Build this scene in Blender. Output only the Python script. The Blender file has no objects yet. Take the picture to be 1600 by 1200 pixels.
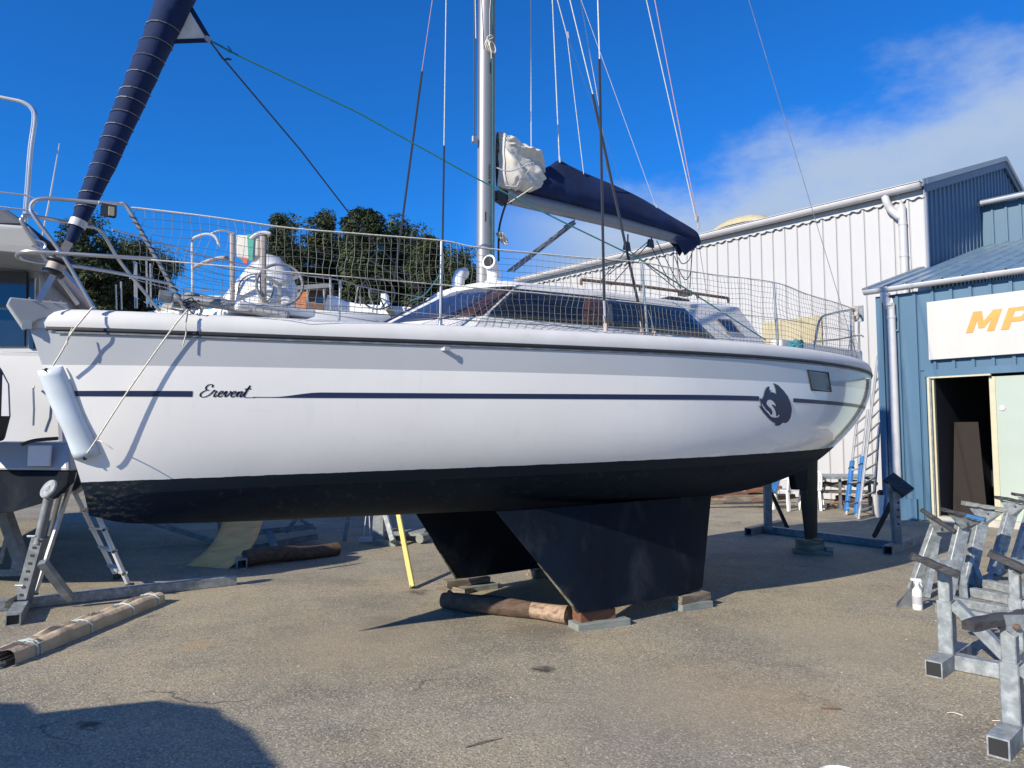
import bpy, bmesh, math, random
from mathutils import Vector, Matrix, Euler, noise
random.seed(7)
R = math.radians
SC = bpy.context.scene
COL = SC.collection
# ------------------------------------------------------------------ camera, sky, sun, exposure
EYE = 1.6
cam_d = bpy.data.cameras.new("camera"); cam = bpy.data.objects.new("camera", cam_d); COL.objects.link(cam)
PITCH = math.atan(80/1130.)
cam_d.sensor_width = 36; cam_d.lens = 36*1130/1600.; cam_d.clip_end = 5000; cam_d.clip_start = .05
cam.location = (0, 0, EYE); cam.rotation_euler = (R(90)+PITCH, 0, 0)
SC.camera = cam
SUN_EL = R(29); SUN_AZ = R(44.5)          # light travels towards azimuth 45 deg (from +X)
w = bpy.data.worlds.new("World"); SC.world = w; w.use_nodes = True
nt = w.node_tree; N = nt.nodes; K = nt.links
bg = N['Background']; bg.inputs[1].default_value = .060
sky = N.new('ShaderNodeTexSky'); sky.sky_type = 'NISHITA'; sky.sun_disc = False
sky.sun_elevation = SUN_EL; sky.sun_rotation = R(225); sky.air_density = 1.0; sky.dust_density = .0; sky.ozone_density = 3.0
hs = N.new('ShaderNodeMixRGB'); hs.blend_type = 'MULTIPLY'; hs.inputs[0].default_value = 1; hs.inputs[2].default_value = (.19, 1.14, 2.32, 1)
K.new(sky.outputs[0], hs.inputs[1])
tc = N.new('ShaderNodeTexCoord')
sep = N.new('ShaderNodeSeparateXYZ'); K.new(tc.outputs['Generated'], sep.inputs[0])
def wm(op, a, b=None, c=None):
    n = N.new('ShaderNodeMath'); n.operation = op
    for i, v in enumerate((a, b, c)):
        if v is None: continue
        if isinstance(v, (int, float)): n.inputs[i].default_value = v
        else: K.new(v, n.inputs[i])
    return n.outputs[0]
nz = N.new('ShaderNodeTexNoise'); nz.inputs['Scale'].default_value = 3.2; nz.inputs['Detail'].default_value = 9; nz.inputs['Roughness'].default_value = .58
mp = N.new('ShaderNodeMapping'); mp.inputs['Scale'].default_value = (1, 1, 2.0); K.new(tc.outputs['Generated'], mp.inputs[0]); K.new(mp.outputs[0], nz.inputs['Vector'])
nn = wm('MULTIPLY', wm('SUBTRACT', nz.outputs[0], .5), .34)
topz = wm('ADD', wm('MULTIPLY', sep.outputs[0], .13), .335)
dd = wm('ADD', wm('SUBTRACT', topz, sep.outputs[2]), nn)
mr = N.new('ShaderNodeMapRange'); mr.interpolation_type = 'SMOOTHSTEP'; mr.inputs['From Min'].default_value = -.015; mr.inputs['From Max'].default_value = .085
K.new(dd, mr.inputs['Value'])
mr2 = N.new('ShaderNodeMapRange'); mr2.interpolation_type = 'SMOOTHSTEP'; mr2.inputs['From Min'].default_value = -.08; mr2.inputs['From Max'].default_value = .14
K.new(sep.outputs[0], mr2.inputs['Value'])
cm = wm('MULTIPLY', wm('MULTIPLY', mr.outputs[0], mr2.outputs[0]), .88)
ce = N.new('ShaderNodeMapRange'); ce.inputs['From Min'].default_value = .05; ce.inputs['From Max'].default_value = .22; K.new(dd, ce.inputs['Value'])
cc = N.new('ShaderNodeMixRGB'); K.new(ce.outputs[0], cc.inputs[0]); cc.inputs[1].default_value = (6.6, 7.9, 9.6, 1); cc.inputs[2].default_value = (4.4, 5.9, 8.0, 1)
mx = N.new('ShaderNodeMixRGB'); K.new(cm, mx.inputs[0]); K.new(hs.outputs[0], mx.inputs[1]); K.new(cc.outputs[0], mx.inputs[2])
K.new(mx.outputs[0], bg.inputs[0])
sd = bpy.data.lights.new("sun", 'SUN'); sd.energy = 5.0; sd.angle = R(.5); sd.color = (1, .90, .74)
sun = bpy.data.objects.new("sun", sd); COL.objects.link(sun)
ldir = Vector((math.cos(SUN_AZ)*math.cos(SUN_EL), math.sin(SUN_AZ)*math.cos(SUN_EL), -math.sin(SUN_EL)))
sun.rotation_euler = ldir.to_track_quat('-Z', 'Y').to_euler(); sun.location = (-20, -20, 20)
SC.view_settings.view_transform = 'Standard'; SC.view_settings.look = 'None'; SC.view_settings.exposure = 0.38; SC.view_settings.gamma = 1
SC.render.engine = 'CYCLES'

# ------------------------------------------------------------------ placing helpers: photo pixel -> point in the world at its own depth
CP, SP = math.cos(PITCH), math.sin(PITCH)
def ray(x, y):
    a, b = (x-800)/1130., (600-y)/1130.
    return Vector((a, CP-b*SP, SP+b*CP))
def at(x, y, D):            # point at forward distance D (world Y)
    r = ray(x, y); t = D/r.y
    return Vector((0, 0, EYE))+r*t
def gp(x, y, z=0.0):        # point on the ground (or a level z)
    r = ray(x, y); t = (z-EYE)/r.z
    return Vector((0, 0, EYE))+r*t
TH = R(38); BM = Vector((.45, 7.1, 0))
BU = Vector((math.cos(TH), math.sin(TH), 0)); BN = Vector((math.sin(TH), -math.cos(TH), 0))
def bp(x, y, n):            # point in the yacht's own frame, n metres to the near side of its centre line
    r = ray(x, y); c = Vector((0, 0, EYE))-BM
    t = (n-c.dot(BN))/r.dot(BN); p = c+r*t
    return Vector((p.dot(BU), -n, p.z))
# ------------------------------------------------------------------ materials
def mat(name, col, rough=.6, metal=0, var=.12, vscale=6, bump=0, bscale=40, coat=0, col2=None, c2scale=3, c2lo=.5, c2hi=.65, alpha=1, spec=.5, trans=0, stretch=None):
    m = bpy.data.materials.new(name); m.use_nodes = True
    nt = m.node_tree; b = nt.nodes['Principled BSDF']; L = nt.links
    b.inputs['Roughness'].default_value = rough; b.inputs['Metallic'].default_value = metal
    b.inputs['Coat Weight'].default_value = coat; b.inputs['Coat Roughness'].default_value = .05
    b.inputs['Specular IOR Level'].default_value = spec
    b.inputs['Transmission Weight'].default_value = trans
    tc = nt.nodes.new('ShaderNodeTexCoord'); src = tc.outputs['Object']
    if stretch:
        mpn = nt.nodes.new('ShaderNodeMapping'); mpn.inputs['Scale'].default_value = stretch; L.new(src, mpn.inputs[0]); src = mpn.outputs[0]
    n1 = nt.nodes.new('ShaderNodeTexNoise'); n1.inputs['Scale'].default_value = vscale; n1.inputs['Detail'].default_value = 6; L.new(src, n1.inputs['Vector'])
    r = nt.nodes.new('ShaderNodeMapRange'); r.inputs['From Min'].default_value = .3; r.inputs['From Max'].default_value = .7
    r.inputs['To Min'].default_value = 1-var; r.inputs['To Max'].default_value = 1+var; L.new(n1.outputs[0], r.inputs['Value'])
    mu = nt.nodes.new('ShaderNodeVectorMath'); mu.operation = 'SCALE'
    base = (col[0], col[1], col[2])
    if col2:
        n2 = nt.nodes.new('ShaderNodeTexNoise'); n2.inputs['Scale'].default_value = c2scale; n2.inputs['Detail'].default_value = 8; n2.inputs['Roughness'].default_value = .6; L.new(src, n2.inputs['Vector'])
        r2 = nt.nodes.new('ShaderNodeMapRange'); r2.inputs['From Min'].default_value = c2lo; r2.inputs['From Max'].default_value = c2hi; L.new(n2.outputs[0], r2.inputs['Value'])
        mxx = nt.nodes.new('ShaderNodeMixRGB'); mxx.inputs[1].default_value = (*base, 1); mxx.inputs[2].default_value = (*col2, 1); L.new(r2.outputs[0], mxx.inputs[0])
        L.new(mxx.outputs[0], mu.inputs[0])
    else: mu.inputs[0].default_value = base
    L.new(r.outputs[0], mu.inputs['Scale']); L.new(mu.outputs[0], b.inputs['Base Color'])
    if bump:
        n3 = nt.nodes.new('ShaderNodeTexNoise'); n3.inputs['Scale'].default_value = bscale; n3.inputs['Detail'].default_value = 6; L.new(src, n3.inputs['Vector'])
        bm = nt.nodes.new('ShaderNodeBump'); bm.inputs['Strength'].default_value = bump; bm.inputs['Distance'].default_value = .01; L.new(n3.outputs[0], bm.inputs['Height']); L.new(bm.outputs[0], b.inputs['Normal'])
    return m
M = {}
M['gel'] = mat('white_gelcoat', (.72, .73, .73), .3, var=.035, vscale=2, coat=.35)
M['gelmatt'] = mat('white_deck', (.64, .64, .63), .5, var=.05, vscale=5, bump=.05, bscale=90, col2=(.55, .54, .50), c2scale=2.2, c2lo=.58, c2hi=.8)
M['black'] = mat('black_rubber', (.018, .018, .02), .55)
M['ss'] = mat('stainless_steel', (.50, .50, .49), .30, metal=.8, var=.08)
M['gel2'] = mat('dimmed_white_gelcoat', (.37, .38, .385), .35, var=.06, vscale=2, coat=.2)  # bow plate's shade put into the colour; also tones down the sunlit cruiser
M['alu'] = mat('anodised_aluminium', (.27, .28, .30), .5, metal=.5, var=.06, vscale=3, stretch=(2, 2, .3))
M['alubrush'] = mat('ladder_aluminium', (.55, .55, .54), .42, metal=.6, var=.12)
M['galv'] = mat('galvanised_steel', (.24, .27, .285), .55, metal=.3, var=.26, vscale=13, col2=(.36, .39, .41), c2scale=22, c2lo=.46, c2hi=.66, bump=.1, bscale=60)
M['galvdark'] = mat('weathered_galvanised_steel', (.17, .19, .21), .6, metal=.3, var=.2, vscale=9, col2=(.26, .27, .28), c2scale=10, bump=.1)
M['navy'] = mat('navy_paint', (.006, .020, .075), .45, coat=.3, var=.04)
M['navycloth'] = mat('navy_canvas', (.0008, .013, .062), .9, var=.22, vscale=5, bump=.5, bscale=14, col2=(.002, .020, .090), c2scale=3)
M['sail'] = mat('white_sailcloth', (.60, .585, .53), .8, var=.14, vscale=7, bump=.35, bscale=9, stretch=(2.2, 1, 1))
M['glass_dark'] = mat('tinted_window', (.012, .014, .02), .12, var=.2, coat=.6, spec=.6)
M['glass_blue'] = mat('navy_window_panel', (.022, .035, .085), .3, coat=.2)
M['glass_brown'] = mat('smoked_brown_window_panel', (.060, .030, .025), .25, coat=.4, var=.15)
M['rope_w'] = mat('white_rope', (.62, .59, .50), .9, var=.2, vscale=60)
M['rope_t'] = mat('teal_rope', (.02, .17, .19), .8, var=.2, vscale=60)
M['rope_d'] = mat('dark_rope', (.05, .065, .08), .8, var=.2, vscale=60)
M['rope_r'] = mat('red_white_rope', (.55, .32, .28), .8, var=.2, vscale=60)
M['net'] = mat('weathered_net_twine', (.13, .14, .135), .85, var=.5, vscale=3)
M['wire'] = mat('stainless_wire', (.50, .51, .52), .35, metal=.5)
M['blacktube'] = mat('black_shroud_cover', (.022, .024, .03), .45)
M['antifoul'] = None
M['wood_old'] = mat('weathered_timber', (.16, .13, .095), .85, var=.25, vscale=4, stretch=(1, 7, 7), bump=.5, bscale=12, col2=(.26, .23, .18), c2scale=4)
M['wood_red'] = mat('reddish_timber', (.17, .075, .04), .8, var=.25, vscale=4, stretch=(1, 8, 8), bump=.4, bscale=12)
M['wood_grey'] = mat('grey_timber', (.22, .24, .22), .85, var=.2, vscale=5, stretch=(1, 7, 7), bump=.4, bscale=12)
M['wood_black'] = mat('blackened_timber_pad', (.045, .045, .05), .75, var=.35, vscale=5, stretch=(1, 6, 6), bump=.8, bscale=10)
M['yellow'] = mat('yellow_painted_timber', (.62, .52, .16), .65, var=.12)
M['bark'] = mat('bark', (.10, .066, .045), .9, var=.35, vscale=7, stretch=(1, 4, 4), bump=1.0, bscale=14, col2=(.07, .05, .035), c2scale=6)
M['barewood'] = mat('bare_pink_wood', (.36, .26, .18), .8, var=.25, vscale=6, stretch=(1, 6, 6), bump=.6, bscale=14, col2=(.20, .11, .08), c2scale=5)
M['ply'] = mat('old_plywood', (.80, .47, .19), .75, var=.14, vscale=3, stretch=(1, 5, 5), col2=(.10, .08, .05), c2scale=5, c2lo=.66, c2hi=.72)
M['kraft'] = mat('brown_kraft_paper', (.52, .41, .28), .8, var=.2, vscale=5, bump=.9, bscale=18)
M['paleplastic'] = mat('white_plastic', (.74, .74, .72), .4, var=.05)
M['palestrap'] = mat('pale_blue_strap', (.45, .58, .62), .6)
M['white_clad'] = mat('white_cladding', (.44, .445, .455), .5, var=.06, vscale=1.2, bump=.25, bscale=3, col2=(.43, .43, .41), c2scale=.9, c2lo=.6, c2hi=.85, stretch=(1, 1, .35))
M['blue_clad'] = mat('blue_cladding', (.058, .135, .22), .45, var=.07, vscale=1.5, col2=(.08, .16, .24), c2scale=1.3, stretch=(1, 1, .3))
M['blue_dark'] = mat('slate_blue_cladding', (.10, .165, .245), .5, var=.06, vscale=1.5, stretch=(1, 1, .3))
M['pvc'] = mat('white_pvc_gutter', (.50, .50, .52), .4, var=.05)
M['blue_roof'] = mat('blue_roof_sheet', (.12, .20, .28), .4, var=.1, col2=(.20, .27, .32), c2scale=2)
M['cream'] = mat('cream_frame', (.50, .47, .33), .5, var=.05)
M['green_door'] = mat('pale_green_door', (.37, .44, .385), .45, var=.05, vscale=1.2)
M['sign'] = mat('sign_board_white', (.49, .485, .46), .5, var=.03, vscale=1.5, stretch=(3, 1, .3))
M['orange'] = mat('orange_lettering', (.80, .30, .06), .5, var=.08)
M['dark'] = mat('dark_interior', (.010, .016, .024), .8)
M['brownboard'] = mat('brown_board', (.012, .007, .006), .8)
M['concrete'] = mat('pale_concrete', (.45, .43, .38), .85, var=.1, bump=.3)
M['canvasgrey'] = mat('grey_fabric', (.07, .08, .10), .9, bump=.3)
M['beige'] = mat('beige_board', (.42, .37, .24), .7, var=.1, stretch=(2, 2, .4))
M['bluetarp'] = mat('blue_padding', (.03, .16, .42), .6, var=.15)
M['tealrope'] = mat('teal_coil', (.01, .20, .26), .7, var=.3, vscale=40)
M['pinkgrey'] = mat('greyed_fitting', (.38, .33, .31), .6)
M['translucent'] = mat('pale_blue_white_sheet', (.62, .70, .76), .35, var=.08, vscale=6, coat=.3)
M['orangewall'] = mat('orange_render', (.50, .17, .06), .8, var=.1)
M['brownwall'] = mat('brown_wall', (.12, .07, .055), .8)
M['slate'] = mat('slate_roof', (.15, .16, .18), .7)
M['rust'] = mat('rusty_steel', (.16, .10, .07), .8, var=.3, bump=.3)
# hull paint: white topsides, grey sheer band, antifouling under a level line (paint schemes in the hull's own coordinates)
def hull_mat():
    m = bpy.data.materials.new('hull_paint'); m.use_nodes = True; nt = m.node_tree; L = nt.links; NN = nt.nodes
    b = NN['Principled BSDF']; tc = NN.new('ShaderNodeTexCoord'); sp = NN.new('ShaderNodeSeparateXYZ'); L.new(tc.outputs['Object'], sp.inputs[0])
    def mm(op, a, b_=None):
        n = NN.new('ShaderNodeMath'); n.operation = op
        for i, v in enumerate((a, b_)):
            if v is None: continue
            if isinstance(v, (int, float)): n.inputs[i].default_value = v
            else: L.new(v, n.inputs[i])
        return n.outputs[0]
    def noise_(sc, det=6, st=(1, 1, 1), ro=.55):
        mpn = NN.new('ShaderNodeMapping'); mpn.inputs['Scale'].default_value = st; L.new(tc.outputs['Object'], mpn.inputs[0])
        n = NN.new('ShaderNodeTexNoise'); n.inputs['Scale'].default_value = sc; n.inputs['Detail'].default_value = det; n.inputs['Roughness'].default_value = ro; L.new(mpn.outputs[0], n.inputs['Vector']); return n.outputs[0]
    def rng(v, a, b_, c=0, d=1):
        n = NN.new('ShaderNodeMapRange'); n.inputs['From Min'].default_value = a; n.inputs['From Max'].default_value = b_; n.inputs['To Min'].default_value = c; n.inputs['To Max'].default_value = d; L.new(v, n.inputs['Value']); return n.outputs[0]
    def mix(f, a, b_):
        n = NN.new('ShaderNodeMixRGB')
        for i, v in enumerate((f, a, b_)):
            if isinstance(v, tuple): n.inputs[i].default_value = (*v, 1)
            elif isinstance(v, (int, float)): n.inputs[i].default_value = v
            else: L.new(v, n.inputs[i])
        return n.outputs[0]
    x, z = sp.outputs[0], sp.outputs[2]
    wl = mm('ADD', mm('MULTIPLY', x, .0235), 1.396)
    wob = mm('MULTIPLY', mm('SUBTRACT', noise_(9), .5), .012)
    dwl = mm('ADD', mm('SUBTRACT', z, wl), wob)
    below = mm('LESS_THAN', dwl, 0.0)
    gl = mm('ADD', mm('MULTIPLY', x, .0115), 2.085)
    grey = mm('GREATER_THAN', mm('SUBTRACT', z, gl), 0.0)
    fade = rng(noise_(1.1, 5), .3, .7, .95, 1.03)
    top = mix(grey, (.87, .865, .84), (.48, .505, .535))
    scuff = rng(noise_(2.2, 9, (1, 1, 5), .65), .60, .74)
    top = mix(mm('MULTIPLY', scuff, .14), top, (.5, .48, .44))
    strk = rng(noise_(5, 8, (3.2, 3.2, .25), .6), .58, .78)
    top = mix(mm('MULTIPLY', strk, .13), top, (.46, .45, .42))
    n1 = rng(noise_(3.5, 9, (1, 1, 3), .7), .42, .66)
    n2 = rng(noise_(6, 9, (2.4, 2.4, .7), .72), .56, .66)
    af = mix(mm('MULTIPLY', n1, .55), (.0015, .0075, .020), (.007, .021, .036))
    af = mix(mm('MULTIPLY', n2, .5), af, (.034, .050, .060))
    boot = mm('GREATER_THAN', dwl, -.085)
    af = mix(mm('MULTIPLY', boot, .7), af, (.016, .026, .038))
    nstem = rng(noise_(16, 8, (1, 1, 2.5), .7), .50, .62)
    stem = mm('MULTIPLY', rng(x, -3.6, -3.95), nstem)
    af = mix(mm('MULTIPLY', stem, .40), af, (.22, .21, .13))
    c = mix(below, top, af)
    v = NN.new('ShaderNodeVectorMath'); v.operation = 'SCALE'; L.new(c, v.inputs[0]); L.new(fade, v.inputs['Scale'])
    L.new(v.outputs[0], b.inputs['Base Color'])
    L.new(rng(below, 0, 1, .16, .62), b.inputs['Roughness'])
    L.new(rng(below, 0, 1, .5, .15), b.inputs['Specular IOR Level']); L.new(rng(below, 0, 1, .8, 0), b.inputs['Coat Weight']); b.inputs['Coat Roughness'].default_value = .02
    bm = NN.new('ShaderNodeBump'); bm.inputs['Strength'].default_value = .35; bm.inputs['Distance'].default_value = .004
    L.new(mm('MULTIPLY', noise_(26, 7), below), bm.inputs['Height']); L.new(bm.outputs[0], b.inputs['Normal'])
    return m
M['hull'] = hull_mat()
M['antifoul'] = mat('dark_antifouling', (.0012, .006, .015), .75, spec=.2, var=.3, vscale=4, col2=(.022, .027, .034), c2scale=3.2, c2lo=.52, c2hi=.74, bump=.3, bscale=25, stretch=(1, 1, .6))
M['algae'] = mat('scraped_keel_edge', (.20, .19, .12), .85, var=.4, vscale=14, bump=.6, col2=(.03, .03, .03), c2scale=9, c2lo=.45, c2hi=.6)
M['rudderpaint'] = mat('greenish_black_rudder', (.014, .018, .018), .7, spec=.25, var=.3, vscale=6, stretch=(2, 2, .4), col2=(.07, .08, .06), c2scale=5, c2lo=.55, c2hi=.7)

# ------------------------------------------------------------------ mesh helpers
class MB:
    def __init__(s): s.v = []; s.f = []
    def add(s, vs, fs):
        o = len(s.v); s.v += [tuple(v) for v in vs]; s.f += [tuple(i+o for i in f) for f in fs]; return s
    def box(s, c, d, rot=None):
        hx, hy, hz = d[0]/2, d[1]/2, d[2]/2; c = Vector(c)
        P = [Vector((x, y, z)) for x in (-hx, hx) for y in (-hy, hy) for z in (-hz, hz)]
        if rot is not None:
            m = rot if isinstance(rot, Matrix) else Matrix.Rotation(rot, 3, 'Z'); P = [m @ p for p in P]
        return s.add([p+c for p in P], [(0, 1, 3, 2), (4, 6, 7, 5), (0, 4, 5, 1), (2, 3, 7, 6), (0, 2, 6, 4), (1, 5, 7, 3)])
    def beam(s, a, b, w, h, up=(0, 0, 1), bev=0):
        a = Vector(a); b = Vector(b); d = (b-a).normalized(); up = Vector(up)
        r = d.cross(up)
        if r.length < 1e-4: r = d.cross(Vector((1, 0, 0)))
        r.normalize(); u = r.cross(d)
        if bev:
            prof = [(-w/2+bev, -h/2), (w/2-bev, -h/2), (w/2, -h/2+bev), (w/2, h/2-bev), (w/2-bev, h/2), (-w/2+bev, h/2), (-w/2, h/2-bev), (-w/2, -h/2+bev)]
        else: prof = [(-w/2, -h/2), (w/2, -h/2), (w/2, h/2), (-w/2, h/2)]
        n = len(prof); vs = [a+r*x+u*y for x, y in prof]+[b+r*x+u*y for x, y in prof]
        return s.add(vs, [(i, (i+1) % n, n+(i+1) % n, n+i) for i in range(n)]+[tuple(range(n))[::-1], tuple(range(n, 2*n))])
    def hollow(s, a, b, w, h, t=.008, up=(0, 0, 1)):
        a = Vector(a); b = Vector(b); d = (b-a).normalized(); up = Vector(up); r = d.cross(up).normalized(); u = r.cross(d)
        def ring(p, k): return [p+r*x*(w/2-k)+u*y*(h/2-k) for x, y in ((-1, -1), (1, -1), (1, 1), (-1, 1))]
        vs = ring(a, 0)+ring(b, 0)+ring(a, t)+ring(b, t); f = []
        for i in range(4):
            j = (i+1) % 4
            f += [(i, j, 4+j, 4+i), (8+j, 8+i, 12+i, 12+j), (j, i, 8+i, 8+j), (4+i, 4+j, 12+j, 12+i)]
        return s.add(vs, f)
    def tube(s, pts, r, n=8, cap=True):
        pts = [Vector(p) for p in pts]; m = len(pts)
        rad = r if isinstance(r, (list, tuple)) else [r]*m
        vs = []; prev = None
        for i, p in enumerate(pts):
            if i == 0: d = pts[1]-p
            elif i == m-1: d = p-pts[i-1]
            else: d = (pts[i+1]-p).normalized()+(p-pts[i-1]).normalized()
            if d.length < 1e-9: d = Vector((0, 0, 1))
            d.normalize()
            if prev is None:
                a = Vector((0, 0, 1)) if abs(d.z) < .9 else Vector((1, 0, 0)); x = d.cross(a).normalized()
            else:
                x = prev-d*prev.dot(d)
                if x.length < 1e-6: x = d.cross(Vector((0, 0, 1)))
                x.normalize()
            prev = x; y = d.cross(x)
            vs += [p+(x*math.cos(2*math.pi*k/n)+y*math.sin(2*math.pi*k/n))*rad[i] for k in range(n)]
        f = [(i*n+k, i*n+(k+1) % n, (i+1)*n+(k+1) % n, (i+1)*n+k) for i in range(m-1) for k in range(n)]
        if cap: f += [tuple(range(n))[::-1], tuple(range((m-1)*n, m*n))]
        return s.add(vs, f)
    def prism(s, poly, off):      # poly: 3D points, off: extrusion vector
        n = len(poly); off = Vector(off); vs = [Vector(p) for p in poly]+[Vector(p)+off for p in poly]
        return s.add(vs, [(i, (i+1) % n, n+(i+1) % n, n+i) for i in range(n)]+[tuple(range(n))[::-1], tuple(range(n, 2*n))])
    def lathe(s, c, prof, n=16, axis=None):
        c = Vector(c); mtx = Matrix.Identity(3)
        if axis is not None: mtx = Vector((0, 0, 1)).rotation_difference(Vector(axis)).to_matrix()
        vs = [c+mtx @ Vector((r*math.cos(2*math.pi*k/n), r*math.sin(2*math.pi*k/n), z)) for r, z in prof for k in range(n)]
        m = len(prof)
        return s.add(vs, [(i*n+k, i*n+(k+1) % n, (i+1)*n+(k+1) % n, (i+1)*n+k) for i in range(m-1) for k in range(n)]+[tuple(range(n))[::-1], tuple(range((m-1)*n, m*n))])
    def grid(s, G):
        a = len(G); b = len(G[0])
        return s.add([p for row in G for p in row], [(i*b+j, i*b+j+1, (i+1)*b+j+1, (i+1)*b+j) for i in range(a-1) for j in range(b-1)])
    def build(s, name, m, parent=None, label=None, smooth=False, ang=35, bevel=0, kind=None, solid=0):
        me = bpy.data.meshes.new(name); me.from_pydata(s.v, [], s.f); me.update()
        bm = bmesh.new(); bm.from_mesh(me); bmesh.ops.recalc_face_normals(bm, faces=bm.faces); bm.to_mesh(me); bm.free()
        ms = m if isinstance(m, (list, tuple)) else [m]
        for q in ms: me.materials.append(q)
        o = bpy.data.objects.new(name, me); COL.objects.link(o)
        if smooth:
            for p in me.polygons: p.use_smooth = True
            try: me.set_sharp_from_angle(angle=R(ang))
            except Exception: pass
        if bevel:
            b = o.modifiers.new('bevel', 'BEVEL'); b.width = bevel; b.segments = 2; b.limit_method = 'ANGLE'; b.angle_limit = R(40)
        if solid:
            b = o.modifiers.new('solid', 'SOLIDIFY'); b.thickness = solid; b.offset = 0
        if parent is not None: o.parent = parent
        if label: o['label'] = label
        if kind: o['kind'] = kind
        return o
def smoothpts(pts, seg=6):
    pts = [Vector(p) for p in pts]; out = []
    for i in range(len(pts)-1):
        p0 = pts[max(i-1, 0)]; p1 = pts[i]; p2 = pts[i+1]; p3 = pts[min(i+2, len(pts)-1)]
        for k in range(seg):
            t = k/seg
            out.append(.5*((2*p1)+(p2-p0)*t+(2*p0-5*p1+4*p2-p3)*t*t+(3*p1-p0-3*p2+p3)*t**3))
    out.append(pts[-1]); return out
def tag(o, label=None, cat=None, group=None, kind=None):
    if label: o['label'] = label
    if cat: o['category'] = cat
    if group: o['group'] = group
    if kind: o['kind'] = kind
    return o
def empty(name, loc, rz=0, label=None, cat=None, group=None):
    o = bpy.data.objects.new(name, None); COL.objects.link(o); o.location = loc; o.rotation_euler = (0, 0, rz); o.empty_display_size = .2
    return tag(o, label, cat, group)
def copy_tree(o, parent=None):
    c = o.copy(); COL.objects.link(c); c.parent = parent
    for ch in [q for q in bpy.data.objects if q.parent == o]: copy_tree(ch, c)
    return c

# ------------------------------------------------------------------ hull form
def lerp(a,b,t): return a+(b-a)*t
def interp(x,pts):
    # smooth (catmull-rom / hermite) interpolation
    n=len(pts)
    if x<=pts[0][0]: return pts[0][1]
    if x>=pts[-1][0]: return pts[-1][1]
    for i in range(n-1):
        x0,y0=pts[i];x1,y1=pts[i+1]
        if x<=x1:
            h=x1-x0;t=(x-x0)/h
            d=(y1-y0)/h
            m0=d if i==0 else ((y1-pts[i-1][1])/(x1-pts[i-1][0]))
            m1=d if i==n-2 else ((pts[i+2][1]-y0)/(pts[i+2][0]-x0))
            t2=t*t;t3=t2*t
            return (2*t3-3*t2+1)*y0+(t3-2*t2+t)*h*m0+(-2*t3+3*t2)*y1+(t3-t2)*h*m1
SHEER=[(-4.3,2.26),(-3,2.26),(-1.5,2.275),(0,2.30),(1.5,2.33),(3,2.345),(5.4,2.36)]
BS=[(0,0.0),(.03,.16),(.08,.37),(.15,.62),(.25,.94),(.35,1.20),(.45,1.39),(.53,1.47),(.60,1.50),(.68,1.485),(.76,1.40),(.84,1.22),(.91,.95),(.96,.69),(1,.42)]
ZB=[(0,1.09),(.02,1.03),(.06,1.0),(.15,.97),(.3,.935),(.5,.905),(.62,.905),(.72,.96),(.82,1.12),(.92,1.38),(1,1.66)]
SB=[(.8,-3.9),(1.0,-3.96),(1.35,-4.05),(2.3,-4.36)]
SS=[(.8,5.15),(1.4,5.2),(1.9,5.32),(2.4,5.3)]
def hull(k,v):
    """k 0 bow..1 stern, v 0 keel line..1 sheer -> s, halfbreadth, z"""
    zb=interp(k,ZB)
    s0=lerp(-4.3,5.3,k); zs=interp(s0,SHEER)
    # vertical spacing: cluster low
    z=zb+(zs-zb)*v
    sb=interp(z,SB);ss=interp(z,SS)
    s=lerp(sb,ss,k)
    p=interp(k,[(0,2.2),(.2,3.2),(.5,4.2),(.72,3.4),(.85,2.2),(1,1.7)])
    q=interp(k,[(0,1.15),(.15,1.5),(.5,2.0),(.8,1.8),(1,1.4)])
    y=interp(k,BS)*max(0,(1-(1-v)**p))**(1/q)
    return s,y,z
def hullsz(s,z):
    """half breadth at (s,z)"""
    sb=interp(z,SB);ss=interp(z,SS)
    k=(s-sb)/(ss-sb);k=min(max(k,0),1)
    zb=interp(k,ZB);zs=interp(lerp(-4.3,5.3,k),SHEER)
    v=min(max((z-zb)/(zs-zb),0),1)
    p=interp(k,[(0,2.2),(.2,3.2),(.5,4.2),(.72,3.4),(.85,2.2),(1,1.7)])
    q=interp(k,[(0,1.15),(.15,1.5),(.5,2.0),(.8,1.8),(1,1.4)])
    return interp(k,BS)*max(0,(1-(1-v)**p))**(1/q)
# ================================================================== THE YACHT (local frame: +x aft, -y near side, z up)
Y = empty('sailing_yacht', BM, TH, 'large white twin keel sailing yacht with navy stripe, netting and lettering Erevent', 'sailing yacht')
NK, NV = 72, 26
def hp(k, v, side=1, off=0.0):
    s, y, z = hull(k, v); return Vector((s, -side*(y+off), z))
h = MB()
ks = [i/NK for i in range(NK+1)]; ks = sorted(set(ks+[.004, .009, .02, .98, .992]))
vs_ = [((i/NV)**1.35) for i in range(NV+1)]
for side in (1, -1): h.grid([[hp(k, v, side) for v in vs_] for k in ks])
h.add([hp(1, v, 1) for v in vs_]+[hp(1, v, -1) for v in vs_], [(i, i+1, len(vs_)+i+1, len(vs_)+i) for i in range(len(vs_)-1)])
ho = h.build('hull', M['hull'], Y, smooth=True, ang=30)
bmh = bmesh.new(); bmh.from_mesh(ho.data); bmesh.ops.remove_doubles(bmh, verts=bmh.verts, dist=.0008); bmesh.ops.recalc_face_normals(bmh, faces=bmh.faces); bmh.to_mesh(ho.data); bmh.free()
for p in ho.data.polygons: p.use_smooth = True
ho.data.set_sharp_from_angle(angle=R(30))
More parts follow.
